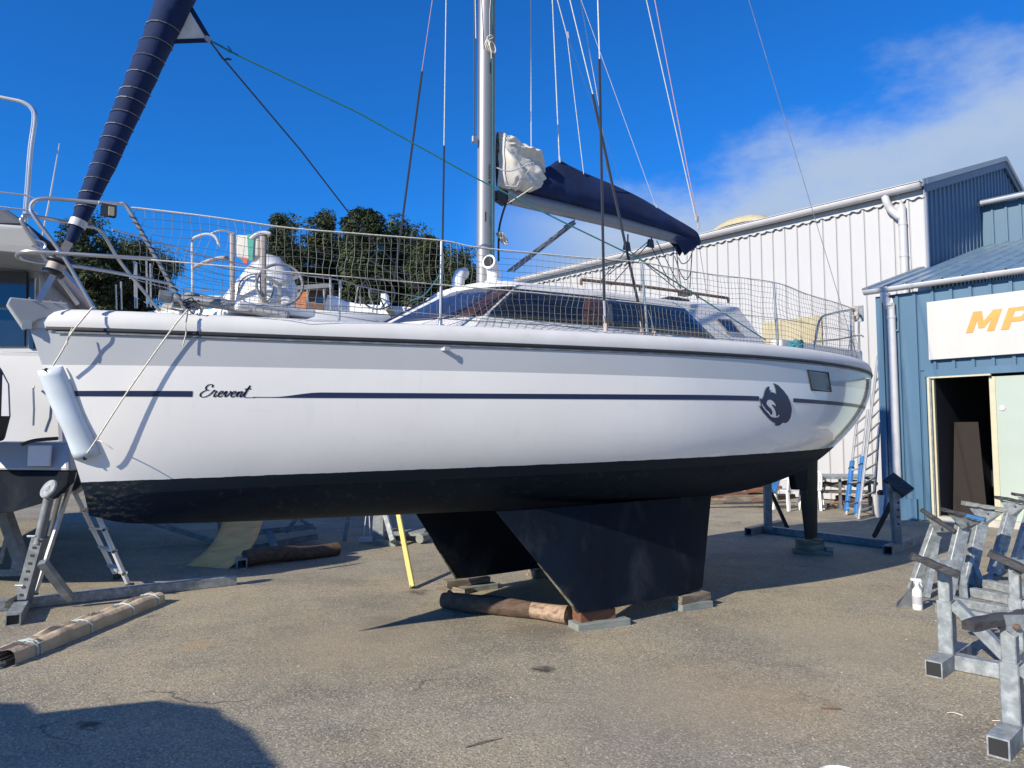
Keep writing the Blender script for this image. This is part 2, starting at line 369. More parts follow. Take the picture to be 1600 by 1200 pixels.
def shp(k, off_out=0, dz=0, side=1):      # a point on the sheer, pushed inward (negative) or outward
    s, y, z = hull(k, 1)
    e = .004; s1, y1, _ = hull(min(k+e, 1), 1); s0, y0, _ = hull(max(k-e, 0), 1)
    t = Vector((s1-s0, y1-y0, 0)).normalized(); nrm = Vector((-t.y, t.x, 0))   # outward (towards +y halfbreadth)
    p = Vector((s, y, z))+nrm*off_out; p.y = max(p.y, 0.0) if off_out < 0 else p.y
    return Vector((p.x, -side*p.y, z+dz))
prof = [(.004, .0), (.010, .035), (.004, .075), (-.012, .105), (-.040, .126), (-.075, .134), (-.12, .130)]
for side in (1, -1): pass
g = MB()
for side in (1, -1): g.grid([[shp(k, a, b, side) for a, b in prof] for k in ks])
g.add([shp(1, a, b, 1) for a, b in prof]+[shp(1, a, b, -1) for a, b in prof], [(i, i+1, len(prof)+i+1, len(prof)+i) for i in range(len(prof)-1)])
g.add([shp(0, a, b, 1)+Vector((0, 0, 0)) for a, b in prof]+[shp(0, a, b, -1) for a, b in prof], [(i, i+1, len(prof)+i+1, len(prof)+i) for i in range(len(prof)-1)])
g.build('gunwale', M['gelmatt'], Y, smooth=True, ang=50)
d = MB()
rows = []
for k in ks:
    a = shp(k, -.118, .129, 1); b = shp(k, -.118, .129, -1); row = []
    for j in range(9):
        t = j/8; p = a.lerp(b, t); p.z += .05*(1-(2*t-1)**2)*min(1, abs(a.y)*1.2); row.append(p)
    rows.append(row)
d.grid(rows); d.build('deck', M['gelmatt'], Y, smooth=True)
for side in (1, -1):
    r_ = MB()
    cs = [(.002, -.014), (.016, -.012), (.018, .002), (.014, .009), (.002, .010)]
    r_.grid([[shp(k, a, b, side) for a, b in cs] for k in ks if .006 < k < .995])
    r_.build('rub_rail', M['black'], Y, smooth=True, ang=60)
    r_ = MB(); cs = [(.001, -.034), (.008, -.031), (.009, -.019), (.002, -.015)]
    r_.grid([[shp(k, a, b, side) for a, b in cs] for k in ks if .01 < k < .995])
    r_.build('sheer_moulding', M['galvdark'], Y, smooth=True, ang=60)
# things drawn on the topsides follow the hull surface
def on_hull(s, z, off=.003):
    y = hullsz(s, z); e = .02
    ds = (hullsz(s+e, z)-hullsz(s-e, z))/(2*e); dz = (hullsz(s, z+e)-hullsz(s, z-e))/(2*e)
    nrm = Vector((-ds, 1, -dz)).normalized()
    return Vector((s, 0, z))+Vector((0, -y, 0))+Vector((nrm.x, -nrm.y, nrm.z))*off
def zt(s): return interp(s, [(-4.2, 1.876), (-3.48, 1.886), (-2.9, 1.889), (-1.5, 1.908), (-.4, 1.929), (.91, 1.955), (1.66, 1.956), (3.06, 1.947), (4.6, 1.94)])
def zb_(s): return interp(s, [(-4.2, 1.843), (-3.48, 1.849), (-2.9, 1.852), (-1.5, 1.871), (-.4, 1.888), (.91, 1.912), (1.66, 1.916), (3.06, 1.91), (4.6, 1.905)])
def stripe(s0, s1, taper=False):
    m_ = MB(); n = max(4, int((s1-s0)/.05)); G = []
    for i in range(n+1):
        s = s0+(s1-s0)*i/n; a, b = zt(s), zb_(s)
        if taper: f = min(1, max(0, (s+3.02)/.30)); f = f*f*(3-2*f); a = b+.004+(a-b-.004)*f
        G.append([on_hull(s, b, .002), on_hull(s, (a+b)/2, .002), on_hull(s, a, .002)])
    m_.grid(G); m_.build('navy_stripe', M['navy'], Y, smooth=True)
stripe(-4.10, -3.475); stripe(-3.13, 1.145, True); stripe(1.70, 4.7)
def ribbon(mb, pts, wd, f, off):          # pts in unit coords -> strip of given width on the hull
    P = smoothpts([(a, b, 0) for a, b in pts], 5); G = []
    for i, p in enumerate(P):
        t = (P[min(i+1, len(P)-1)]-P[max(i-1, 0)]).normalized(); q = Vector((-t.y, t.x, 0))
        # thicker on down strokes
        ww = wd*(.55+.75*abs(t.y)); a = p+q*ww/2; b = p-q*ww/2
        G.append([f(a.x, a.y, off), f(b.x, b.y, off)])
    mb.grid(G)
def nm(u, v, off): u2 = u+.22*v; return on_hull(-3.437+u2*.0445, 1.850+v*.0385, off)
nb = MB()
E_ = [(1.15, 1.62), (1.2, 1.95), (.95, 2.1), (.62, 2.0), (.42, 1.62), (.55, 1.25), (.9, 1.12), (.55, 1.08), (.18, .75), (.05, .38), (.22, .04), (.6, -.05), (1.05, .2), (1.45, .7)]
r1 = [(1.35, .55), (1.62, 1.15), (1.68, .98), (1.95, .98), (1.86, .55), (1.82, .2), (1.95, .02), (2.25, .3)]
def e_(x): return [(x, .35), (x+.42, .68), (x+.47, .95), (x+.25, 1.0), (x+.05, .65), (x+.08, .2), (x+.3, .02), (x+.62, .3)]
v1 = [(2.98, .35), (3.12, .95), (3.28, .9), (3.25, .35), (3.32, .04), (3.6, .35), (3.78, .9), (3.7, 1.0), (3.85, .75), (4.0, .8)]
n1 = [(4.62, .3), (4.82, 1.0), (4.8, .05), (4.86, .55), (5.12, 1.0), (5.27, .85), (5.2, .3), (5.28, .03), (5.5, .3)]
t1 = [(5.5, .3), (5.98, 2.05), (5.80, 1.0), (5.72, .25), (5.85, .02), (6.3, -.02), (7.2, .0)]
for pl in (E_, r1, e_(2.3), v1, e_(3.95), n1, t1, [(5.42, 1.42), (6.28, 1.48)]): ribbon(nb, pl, .26 if len(pl) == 2 else .16, nm, .0022)
nb.build('name_lettering', mat('lettering_ink', (.012, .014, .03), .8, spec=.1), Y, 'script lettering Erevent')
def lg(px, py): # emblem outline in its own drawing units
    u = (px-480)/960.; v = (py-600)/1200.
    s = 1.50+u*.905+v*.06; z = 1.895-v*.60+u*.035
    return s, z
def emblem(poly, off, m_, name, par):
    from mathutils.geometry import tessellate_polygon
    P = [Vector((a, b, 0)) for a, b in poly]
    bm = bmesh.new(); vv = [bm.verts.new(p) for p in P]
    for tri in tessellate_polygon([P]):
        try: bm.faces.new([vv[i] for i in tri])
        except Exception: pass
    bmesh.ops.subdivide_edges(bm, edges=[e for e in bm.edges if e.calc_length() > 90], cuts=3, use_grid_fill=True)
    bmesh.ops.triangulate(bm, faces=bm.faces)
    for v in bm.verts: s, z = lg(v.co.x, v.co.y); v.co = on_hull(s, z, off)
    me = bpy.data.meshes.new(name); bm.to_mesh(me); bm.free(); me.materials.append(m_)
    o = bpy.data.objects.new(name, me); COL.objects.link(o); o.parent = par; return o
A_ = [(355, 205), (430, 245), (520, 345), (590, 450), (640, 590), (660, 700), (645, 840), (610, 925), (555, 965), (505, 950), (450, 1000), (400, 1008), (362, 988), (388, 968), (320, 925), (250, 860), (180, 770), (130, 690), (95, 620), (130, 640), (122, 560), (120, 480), (150, 505), (180, 440), (200, 360), (230, 300), (265, 268), (290, 285), (275, 320), (295, 355), (290, 375), (340, 380), (388, 415), (385, 330)]
em = emblem(A_, .006, M['navy'], 'emblem', Y)
P1 = [(215, 570), (235, 525), (275, 515), (320, 540), (355, 590), (372, 650), (345, 620), (310, 605), (300, 620), (340, 680), (365, 750), (372, 828), (400, 825), (410, 795), (432, 820), (400, 848), (350, 852), (285, 830), (240, 770), (195, 712), (150, 640), (130, 560), (160, 625), (205, 700), (250, 740), (280, 795), (305, 790), (312, 745), (290, 690), (250, 645), (222, 610)]
emblem(P1, .009, M['gel'], 'emblem_cutout', em)
# small tinted window let into the after topsides
hw = MB(); hw.grid([[on_hull(1.985+(.41)*i/4+.05*(1-j/3), 2.062+(.165)*j/3, .006) for j in range(4)] for i in range(5)])
hw2 = MB(); a_ = [on_hull(1.99+.05, 2.05, .005), on_hull(2.46, 2.05, .005), on_hull(2.40, 2.24, .005), on_hull(1.97, 2.24, .005)]
hw2.tube(a_+[a_[0]], .010, 6, False)
hwo = hw2.build('hull_window_frame', M['black'], Y); hw.build('glass', M['glass_dark'], hwo)
# cleat on the topsides
c_ = MB(); p_ = on_hull(-1.93, 2.215, .0); c_.box(p_+Vector((0, -.02, 0)), (.035, .05, .022)); c_.box(p_+Vector((.0, -.045, .0)), (.05, .015, .03)); c_.build('topside_fitting', M['pvc'], Y, bevel=.004)
# ---- keels and rudder
def fin(name, top, bot, thk_t, thk_b, m_, lean):
    mb = MB(); G = []
    def foil(s0, s1, n, z, th):
        pts = []
        for i in range(13):
            t = i/12; x = s0+(s1-s0)*t; yt = th*(math.sqrt(max(t, 0))*1.48*(1-t)**.55+.05)*.5*1.3; pts.append((x, yt))
        ring = [(x, n+yt) for x, yt in pts]+[(x, n-yt) for x, yt in reversed(pts)]
        return [Vector((x, -y, z)) for x, y in ring]
    for i in range(9):
        t = i/8
        G.append(foil(top[0]+(bot[0]-top[0])*t, top[1]+(bot[1]-top[1])*t, top[2]+(bot[2]-top[2])*t, top[3]+(bot[3]-top[3])*t, thk_t+(thk_b-thk_t)*t))
    G = [r+[r[0]] for r in G]; mb.grid(G); n = len(G[0])-1
    o = len(mb.v); mb.add(G[-1][:-1], [tuple(range(n))]); return mb.build(name, m_, Y, smooth=True, ang=40)
for sd_ in (1, -1):
    kk = fin('keel', (-1.28, 1.46, .70*sd_, 1.00), (-.58, 1.03, .90*sd_, .150), .17, .13, M['antifoul'], 1)
    le = MB(); P = [Vector((-1.28+.70*t-.004, -(.70+.20*t)*sd_, 1.00-.85*t)) for t in [i/10 for i in range(5, 11)]]; le.tube(P, [.004, .008, .010, .011, .012, .012], 6)
    le.build('scraped_leading_edge', M['algae'], kk)
rd = fin('rudder', (4.22, 4.80, 0, 1.45), (4.42, 4.72, 0, .21), .10, .07, M['rudderpaint'], 0)
sk = MB(); sk.prism([(4.02, -.045, 1.4), (4.48, -.045, 1.4), (4.45, -.045, .86), (4.16, -.045, .88)], (0, .09, 0)); sk.build('skeg', M['antifoul'], Y, bevel=.015)
# ---- coachroof
LOW = [(-2.02, 0), (-1.98, .34), (-1.84, .64), (-1.58, .90), (-.6, 1.03), (.3, 1.05), (1.08, 1.04), (2.12, .97), (2.20, .6), (2.22, 0)]
LZ = [2.45, 2.45, 2.45, 2.47, 2.475, 2.485, 2.50, 2.54, 2.54, 2.54]
UP = [(-1.30, 0), (-1.28, .34), (-1.22, .58), (-1.12, .77), (-.4, .86), (.3, .87), (1.0, .86), (1.86, .80), (1.93, .5), (1.95, 0)]
UZ = [2.85, 2.84, 2.83, 2.82, 2.84, 2.86, 2.885, 2.955, 2.955, 2.955]
def cab(i, t, off=0.0, side=1):            # i index along outline (float), t 0 foot .. 1 roof edge
    i0 = min(int(i), len(LOW)-2); f = i-i0
    def L2(A, Z): return Vector((A[i0][0]*(1-f)+A[i0+1][0]*f, -(A[i0][1]*(1-f)+A[i0+1][1]*f)*side, Z[i0]*(1-f)+Z[i0+1]*f))
    a, b = L2(LOW, LZ), L2(UP, UZ); p = a.lerp(b, t)
    a2 = Vector((LOW[i0+1][0]-LOW[i0][0], -(LOW[i0+1][1]-LOW[i0][1])*side, 0)); nrm = a2.cross(b-a).normalized()
    if nrm.dot(Vector((p.x-.3, p.y, .1))) < 0: nrm = -nrm
    return p+nrm*off
cr = MB(); tt = [-.25, 0, .12, .3, .5, .7, .86, .95, 1.0]
idx = [i*.25 for i in range(0, 4*(len(LOW)-1)+1)]
for side in (1, -1): cr.grid([[cab(i, t, 0, side) for t in tt] for i in idx])
roof = []
for i in idx:
    a = cab(i, 1, 0, 1); b = cab(i, 1, 0, -1); roof.append([a.lerp(b, j/10)+Vector((0, 0, (.02+.07*min(1, abs(a.y)/.8))*(1-(2*j/10-1)**4)**.8 if abs(a.y) > .01 else 0)) for j in range(11)])
cr.grid(roof)
cro = cr.build('coachroof', M['gelmatt'], Y, smooth=True, ang=35)
bmh = bmesh.new(); bmh.from_mesh(cro.data); bmesh.ops.remove_doubles(bmh, verts=bmh.verts, dist=.001); bmesh.ops.recalc_face_normals(bmh, faces=bmh.faces); bmh.to_mesh(cro.data); bmh.free()
for p in cro.data.polygons: p.use_smooth = True
cro.data.set_sharp_from_angle(angle=R(35))
def panel(name, m_, i0, i1, t0, t1, sl0=0, sl1=0, side=1, n=8, off=.008):
    mb = MB(); G = []
    for a in range(n+1):
        row = []
        for b in range(5):
            t = t0+(t1-t0)*b/4; u = b/4; i = (i0+sl0*u)+((i1+sl1*u)-(i0+sl0*u))*a/n
            row.append(cab(i, t, off, side))
        G.append(row)
    mb.grid(G); return mb.build(name, m_, cro, smooth=True, ang=20, solid=.004)
for side in (1, -1):
    panel('windscreen_panel', M['glass_blue'], .35, 2.28, .10, .93, .1, .16, side, 10)
    panel('windscreen_panel', M['glass_brown'], 2.33, 2.96, .10, .93, .10, .02, side, 8)
    panel('side_window', M['glass_dark'], 3.02, 6.06, .10, .87, .0, -.32, side, 24)
    panel('window_tint', M['glass_brown'], 3.95, 4.35, .12, .85, 0, 0, side, 4, .012)
    q = [cab(6.35, .28, .012, side), cab(6.62, .28, .012, side), cab(6.58, .62, .012, side), cab(6.28, .62, .012, side)]
    fr = MB(); fr.tube(q+[q[0]], .012, 6, False); fo = fr.build('porthole_frame', M['ss'], cro)
    pg = MB(); pg.add(q, [(0, 1, 2, 3)]); pg.build('glass', M['glass_dark'], fo)
hr = MB(); P = [bp(908, 437, .55), bp(1000, 447, .58), bp(1090, 459, .6), bp(1138, 466, .6)]; hr.tube(P, .016, 6)
for p in P: hr.beam(p, p-Vector((0, 0, .05)), .02, .02)
hr.build('grab_rail', M['rust'], Y)
tr = MB(); tr.box(Vector((1.15, 0, 2.99)), (.3, 1.2, .03)); tr.box(bp(1070, 458, .3), (.12, .1, .06)); tr.build('mainsheet_track', M['blacktube'], Y)
# foredeck hatch, dorade vents
hb = MB(); hb.box((-2.95, -.12, 2.47), (.55, .6, .06)); hb.build('foredeck_hatch', M['gel'], Y, bevel=.02)
def vent(px, py, n, yaw, sc=1.0):
    p = bp(px, py, n); mb = MB()
    mb.tube(smoothpts([p+Vector((0, 0, -.10)), p+Vector((0, 0, -.02)), p+Vector((math.cos(yaw)*.03, math.sin(yaw)*.03, .055*sc)), p+Vector((math.cos(yaw)*.09*sc, math.sin(yaw)*.09*sc, .07*sc))], 5), [.060*sc]*8+[.055*sc]*4+[.052*sc, .055*sc, .06*sc, .066*sc], 14)
    mb.lathe(p+Vector((0, 0, -.14)), [(.10*sc, 0), (.10*sc, .03), (.07*sc, .05)], 14)
    o = mb.build('cowl_vent', M['gel'], Y, smooth=True, ang=50)
    e = p+Vector((math.cos(yaw)*.094*sc, math.sin(yaw)*.094*sc, .07*sc)); b = MB(); b.lathe(e, [(.05*sc, 0), (.04*sc, .004)], 14, (math.cos(yaw), math.sin(yaw), 0)); b.build('vent_mouth', M['dark'], o)
vent(771, 424, .12, R(205)); vent(716, 436, -.22, R(20), .95)
# ---- mast, boom, sail cover
m0, m1 = bp(758.5, 430, 0), bp(761, 0, 0)
md = (m1-m0).normalized(); mtop = m0+md*12.0; mfoot = m0-md*.25
def ellprof(c, d, a, b, n=20):
    d = d.normalized(); x = Vector((1, 0, 0)); x = (x-d*x.dot(d)).normalized(); y = d.cross(x)
    return [c+x*math.cos(2*math.pi*k/n)*a+y*math.sin(2*math.pi*k/n)*b for k in range(n)]
ms = MB(); G = [ellprof(mfoot.lerp(mtop, t), md, .088, .072) for t in (0, .25, .5, .75, 1)]; G = [r+[r[0]] for r in G]; ms.grid(G); mo = ms.build('mast', M['alu'], Y, smooth=True)
ml = MB(); # sail groove, slots
gb = [mfoot+md*.2+Vector((.083, 0, 0)), mtop+Vector((.083, 0, 0))]; ml.beam(gb[0], gb[1], .018, .016); ml.build('mast_groove', M['galvdark'], mo)
sl = MB(); a = bp(759, 346, .079); b = bp(759, 331, .079); sl.beam(a, b, .012, .004, (0, 1, 0)); sl.build('mast_slot', M['black'], mo); sl = MB(); a = bp(766, 114, .076); b = bp(766, 97, .076); sl.beam(a, b, .010, .004, (0, 1, 0)); sl.build('mast_slot', M['black'], mo)
# maker's mark running down the mast
mk = MB()
for i, (hgt) in enumerate((1, 1, 1, 1, 1, 1)):
    a = bp(765, 258+i*3.9, .082); mk.box(a, (.022, .002, .008)); mk.box(a+Vector((.008*(-1)**i, 0, -.007)), (.006, .002, .010))
a = bp(765, 283, .082); mk.prism([a+Vector((-.012, 0, 0)), a+Vector((.012, 0, 0)), a+Vector((0, 0, -.035))], (0, .002, 0)); mk.build('mast_marking', M['black'], mo, kind='stuff')
def bl(x, y, n=0.0): return bp(x, y, n)
bt = [(790, 306), (830, 316), (900, 332), (960, 346), (1020, 362), (1062, 374)]
bbm = MB(); G = []
for (x, y) in bt:
    p = bl(x, y); r = .075 if x < 1050 else .06
    G.append([p+Vector((0, math.cos(a)*.05, math.sin(a)*r)) for a in [2*math.pi*k/16 for k in range(16)]])
G = [r+[r[0]] for r in G]; bbm.grid(G); bbm.add(G[0][:-1], [tuple(range(16))]); bbm.add(G[-1][:-1], [tuple(range(16))])
bo = bbm.build('boom', M['alu'], Y, smooth=True, ang=60)
gk = MB(); gk.beam(m0.lerp(m1, .29)+Vector((.06, 0, 0)), bl(795, 306), .05, .08); gk.prism([bl(776, 300, .03), bl(797, 300, .03), bl(800, 318, .03), bl(790, 320, .03), bl(778, 312, .03)], (0, .06, 0)); gk.build('gooseneck', M['blacktube'], bo)
cov = [(818, 296, 301, .05), (830, 243, 305, .10), (838, 250, 307, .12), (850, 266, 311, .13), (862, 256, 313, .13), (873, 248, 316, .12), (884, 256, 319, .13), (912, 271, 327, .13), (940, 280, 334, .13), (964, 291, 341, .12), (1000, 309, 352, .115), (1022, 321, 358, .11), (1050, 339, 366, .10), (1075, 353, 376, .095), (1087, 360, 383, .08), (1091, 370, 384, .04)]
cm_ = MB(); G = []
random.seed(3)
for j, (x, yt, yb, th) in enumerate(cov):
    a, b = bl(x, yt), bl(x, yb); row = []
    for k in range(22):
        ph = 2*math.pi*k/22; t = .5-.5*math.cos(ph); side = math.sin(ph)
        z = a.lerp(b, t); wdt = th*abs(side)**.7*(.35+.75*t)*(1 if side > 0 else -1)
        wdt += (.010*math.sin(j*2.1+k*.9)+.016*noise.noise(Vector((j*.8, k*.35, 2))))*(1 if side > 0 else -1)
        row.append(z+Vector((0, wdt, 0)))
    G.append(row+[row[0]])
cm_.grid(G); cvo = cm_.build('sail_cover', M['navycloth'], Y, smooth=True, ang=180); cvm = cvo.modifiers.new('sub', 'SUBSURF'); cvm.levels = cvm.render_levels = 2
fl = MB(); fl.add([bl(1058, 368, .06), bl(1091, 372, .06), bl(1088, 386, .05), bl(1077, 393, .04), bl(1070, 399, .03), bl(1063, 386, .05), bl(1055, 376, .06)], [(0, 1, 2, 3, 4, 5, 6)]); fl.add([bl(1040, 372, -.05), bl(1075, 378, -.05), bl(1062, 400, -.05), bl(1054, 386, -.05)], [(0, 1, 2, 3)]); fl.build('cover_flap', M['navycloth'], cvo, solid=.012)
# bunched white mainsail at the mast
sb_ = [(776, 206, 292, .03), (782, 209, 294, .09), (792, 214, 297, .13), (804, 222, 299, .15), (816, 228, 301, .16), (826, 233, 301, .155), (833, 238, 299, .15), (841, 260, 297, .12), (848, 284, 290, .05)]
sm = MB(); G = []
sx_ = [q[0] for q in sb_]
def sbi(x, c): return interp(x, [(q[0], q[c]) for q in sb_])
def ridged(v): return 1-2*abs(noise.noise(v))
for j in range(45):
    x = 776+72.*j/44; yt, yb, th = sbi(x, 1), sbi(x, 2), sbi(x, 3)
    yt += 3.0*noise.noise(Vector((j*.22, 0, 4))); yb += 2.5*noise.noise(Vector((j*.3, 7, 4)))
    a, b = bl(x, yt), bl(x, yb); row = []
    for k in range(90):
        ph = 2*math.pi*k/90; t = .5-.5*math.cos(ph); side = math.sin(ph); u = j/44.
        # folds fan out from the tack corner at the mast
        an = math.atan2(t-.15, u+.12); rd_ = math.hypot(t-.15, u+.12)
        f_ = .75*ridged(Vector((an*2.6+.9*rd_, rd_*.7, 2+(side > 0))))+.22*ridged(Vector((an*6.0+1.5*rd_, rd_*1.1, 8)))+.12*noise.noise(Vector((u*4, t*4, 3)))
        z = a.lerp(b, t); thk = th*abs(side)**.5*(1 if side > 0 else -1)*(.55+.62*f_)
        row.append(z+Vector((.012*f_, thk, .010*noise.noise(Vector((u*9, t*9, 5))))))
    G.append(row+[row[0]])
sm.grid(G); so = sm.build('mainsail', M['sail'], Y, smooth=True, ang=80)
def rope(name, pts, r, m_, n=5, par=None, sm_=0, label=None):
    mb = MB(); P = smoothpts(pts, sm_) if sm_ else pts; mb.tube(P, r, n); return mb.build(name, m_, par or Y, label, smooth=True)
rope('sail_edge_cord', [bl(776, 262, .15), bl(790, 267, .19), bl(803, 266, .2), (bl(830, 255, .17)), bl(836, 257, .16), bl(828, 264, .18), bl(812, 282, .19), bl(806, 291, .18), bl(790, 290, .14)], .006, M['pvc'], 5, so, 4)
# ---- standing and running rigging: (near end px, n) -> (far end px, n), carried on upward past the frame
def line(name, a, b, r, m_, ext=1.0, par=None):
    A = bp(*a); B = bp(*b); mb = MB(); mb.tube([A, A+(B-A)*ext], r, 6); return mb.build(name, m_, par or Y, smooth=True)
W_ = M['wire']; WH = M['rope_w']
line('shroud', (693.5, 245, .86), (697, 0, .80), .0035, WH, 2.6); line('shroud_cover', (689.5, 500, .87), (694, 228, .86), .0075, M['blacktube'])
line('shroud', (659, 112, -.7), (675.5, 0, -.55), .003, M['rope_r'], 2.4); line('shroud_cover', (616, 440, -1.0), (659.5, 112, -.7), .011, M['blacktube'])
line('shroud', (937, 98, 1.0), (934, 0, .95), .0055, WH, 2.6); line('shroud_cover', (944, 470, 1.20), (936.5, 93, 1.0), .012, M['blacktube']); line('shroud_cover', (946, 515, 1.23), (944, 470, 1.20), .010, M['wire'])
line('shroud', (927, 150, .75), (890, -2, .62), .0045, WH, 2.4); line('shroud_cover', (1003, 500, 1.22), (926, 148, .75), .013, M['blacktube'])
line('shroud', (936, 165, -.3), (907, 0, -.2), .004, WH, 2.4); line('shroud', (936.5, 165, -.3), (951, 290, -.4), .004, WH)
line('lazy_jack', (830, 238, .02), (829, 0, .0), .0045, WH, 1.6); line('lazy_jack', (874, 248, .02), (863, 0, .0), .005, WH, 1.6)
line('lazy_jack', (912, 272, .05), (886, 56, .03), .0035, WH); line('lazy_jack', (886, 56, .03), (871, 0, .02), .0045, WH, 2)
line('lazy_jack', (980, 310, -.05), (886, 56, .03), .002, W_); line('lazy_jack', (956, 292, .08), (926, 148, .05), .0045, WH)
line('lazy_jack', (1026, 326, .03), (911, 8, .03), .0028, WH, 1.4)
line('topping_lift', (1088, 345, 0), (1010, 0, 0), .0055, WH, 1.5); line('topping_lift', (1090, 345, 0), (1023, 0, 0), .005, M['rope_r'], 1.5)
bk = MB(); bk.box(bp(1089, 341, 0), (.03, .03, .05)); bk.box(bp(1091, 352, 0), (.015, .02, .10)); bk.build('end_block', M['pinkgrey'], Y, bevel=.004)
for (x, y) in ((831, 236), (874, 248), (955, 288), (1025, 324), (887, 54)):
    k_ = MB(); k_.tube([bp(x, y-4, .03), bp(x+1, y+6, .03)], .009, 6); k_.build('toggle', M['pvc'], Y, smooth=True)
line('backstay', (1326, 515, .75), (1170, 0, .28), .0042, M['galvdark'], 2.2); line('backstay', (1329, 562, .9), (1326, 515, .75), .006, W_)
line('halyard', (741, 222, -.0), (741, -2, -.0), .006, M['rope_d'], 1.5); line('halyard', (743.5, 60, .06), (742.5, -2, .04), .004, WH, 1.5); line('halyard', (769.5, 415, .09), (769.5, -2, .09), .004, M['rope_t'], 1.3)
hbk = MB(); hbk.box(bp(741, 218, 0), (.05, .03, .06)); hbk.beam(bp(741, 220, 0), bp(749, 218, 0), .02, .02); hbk.build('halyard_block', M['ss'], Y, bevel=.006)
# coil of line knotted round the mast
ck = MB(); c0 = bp(765, 72, .10)
for q in range(5):
    ph0 = q*.7; ck.tube(smoothpts([c0+Vector((.035*math.cos(a+ph0)+.008*q-.015, -.012*q*.5, .05*math.sin(a)-.004*q)) for a in [i*2*math.pi/8 for i in range(9)]], 3), .0055, 5)
ck.tube(smoothpts([c0+Vector((-.02, 0, .05)), c0+Vector((.03, -.01, .09)), c0+Vector((.0, -.01, .10)), c0+Vector((-.03, 0, .06)), c0+Vector((0, -.02, -.05)), c0+Vector((.012, -.01, -.12))], 5), .0055, 5)
ck.tube([c0+Vector((0, 0, .08)), bp(765, 20, .09), bp(767, -4, .09)], .003, 5); ck.build('coiled_line', WH, mo, smooth=True)
ck = MB(); c0 = bp(784, 369, .03)
for q in range(7): ck.tube([c0+Vector((.008*q-.02+.035*math.cos(a+q*.5), .03*math.sin(q*2.1+a), (.032+.004*q)*math.sin(a)-.004*q)) for a in [i*2*math.pi/10 for i in range(11)]], .007, 5)
ck.build('coiled_line', WH, Y, smooth=True); rope('reefing_line', [bl(791, 317, .02), bl(785, 335), bl(780, 357), bl(779, 380), bl(779, 408)], .010, M['rope_d'], 6, None, 3)
rope('sail_tie', [bl(832, 293, .14), bl(812, 306, .10), bl(793, 318, .06)], .006, WH)
# kicker and mainsheet under the boom
kk = MB(); kk.tube([bl(793, 424, .02), bl(893, 348, .02)], .010, 6); kk.tube([bl(802, 424, -.02), bl(899, 349, -.02)], .010, 6); kk.tube([bl(797, 424, 0), bl(896, 349, 0)], .006, 6); kk.prism([bl(884, 352, .02), bl(899, 343, .02), bl(897, 352, .02), bl(889, 358, .02)], (0, .04, 0)); kk.build('kicker', M['galvdark'], Y)
for (x, y) in ((981, 378), (1018, 374)):
    mb = MB(); c = bl(x, y+4, 0); mb.prism([c+Vector((-.03, 0, .03)), c+Vector((.03, 0, .03)), c+Vector((.05, 0, -.06)), c+Vector((-.05, 0, -.06))], (0, .03, 0)); mb.beam(bl(x, y-12, 0), bl(x, y, 0), .012, .012); mb.build('mainsheet_block', M['blacktube'], Y)
for a, b in (((978, 392), (938, 440)), ((984, 392), (1062, 456)), ((1014, 380), (955, 446)), ((1012, 378), (950, 430)), ((1018, 386), (1046, 440)), ((1026, 376), (1064, 452)), ((1052, 385), (1052, 446)), ((1056, 385), (1064, 452))):
    rope('mainsheet', [bl(a[0], a[1], .01), bl(b[0], b[1], .02)], .0055, M['rope_d'])
rope('mainsheet', [bl(1060, 402, .03), bl(1066, 412, .05), bl(1076, 407, .05), bl(1082, 392, .03)], .006, M['rope_d'], 5, None, 5)
rope('mainsheet', [bl(1054, 400, .03), bl(1064, 428, .05), bl(1072, 437, .05), bl(1079, 425, .05), bl(1081, 395, .03), bl(1078, 450, .03)], .006, M['rope_d'], 5, None, 5)
rope('mainsheet', [bl(1092, 380, 0), bl(1104, 458, .1)], .003, M['rope_d'])
# ---- furled genoa, forestay, clew
f0, f1 = bp(112, 372, 0), bp(262, 28, 0); fd = (f1-f0); flen = fd.length
fs = MB(); fs.tube([f0-fd*.03, f0+fd*6.2], .010, 6); fs.build('forestay', W_, Y)
gn = MB(); G = []
nfr = 120
for i in range(nfr+1):
    t = i/nfr*3.6-.02; c = f0+fd*t; r = interp(t, [(-.02, .030), (.06, .040), (.15, .055), (.45, .075), (.9, .095), (1.1, .112), (1.6, .115), (3.6, .10)])
    d_ = fd.normalized(); x = Vector((0, 1, 0)); x = (x-d_*x.dot(d_)).normalized(); y = d_.cross(x)
    tw = t*flen*9; row = []
    for k in range(24):
        a = 2*math.pi*k/24; rr = r*(1+.05*(((a-tw)/(2*math.pi)) % 1)+.025*math.sin(3*a+t*20)); row.append(c+x*math.cos(a)*rr+y*math.sin(a)*rr)
    G.append(row+[row[0]])
gn.grid(G); go = gn.build('furled_genoa', M['navycloth'], Y, smooth=True, ang=70)
wr = MB()
for t0, t1, tn in ((.10, .62, 9), (.60, .98, 5)):
    P = []; n = tn*14
    for i in range(n+1):
        t = t0+(t1-t0)*i/n; c = f0+fd*t; d_ = fd.normalized(); x = Vector((0, 1, 0)); x = (x-d_*x.dot(d_)).normalized(); y = d_.cross(x)
        r = interp(t, [(-.02, .030), (.06, .040), (.15, .055), (.45, .075), (.9, .095), (1.1, .112)])*1.075+.002; a = 2*math.pi*tn*(t-t0)/(t1-t0)
        P.append(c+x*math.cos(a)*r+y*math.sin(a)*r)
    wr.tube(P, .0028, 4)
wr.build('furling_lashing', M['galvdark'], go)
lb = MB(); c = f0+fd*.045; d_ = fd.normalized(); x = Vector((0, 1, 0)); x = (x-d_*x.dot(d_)).normalized(); y = d_.cross(x)
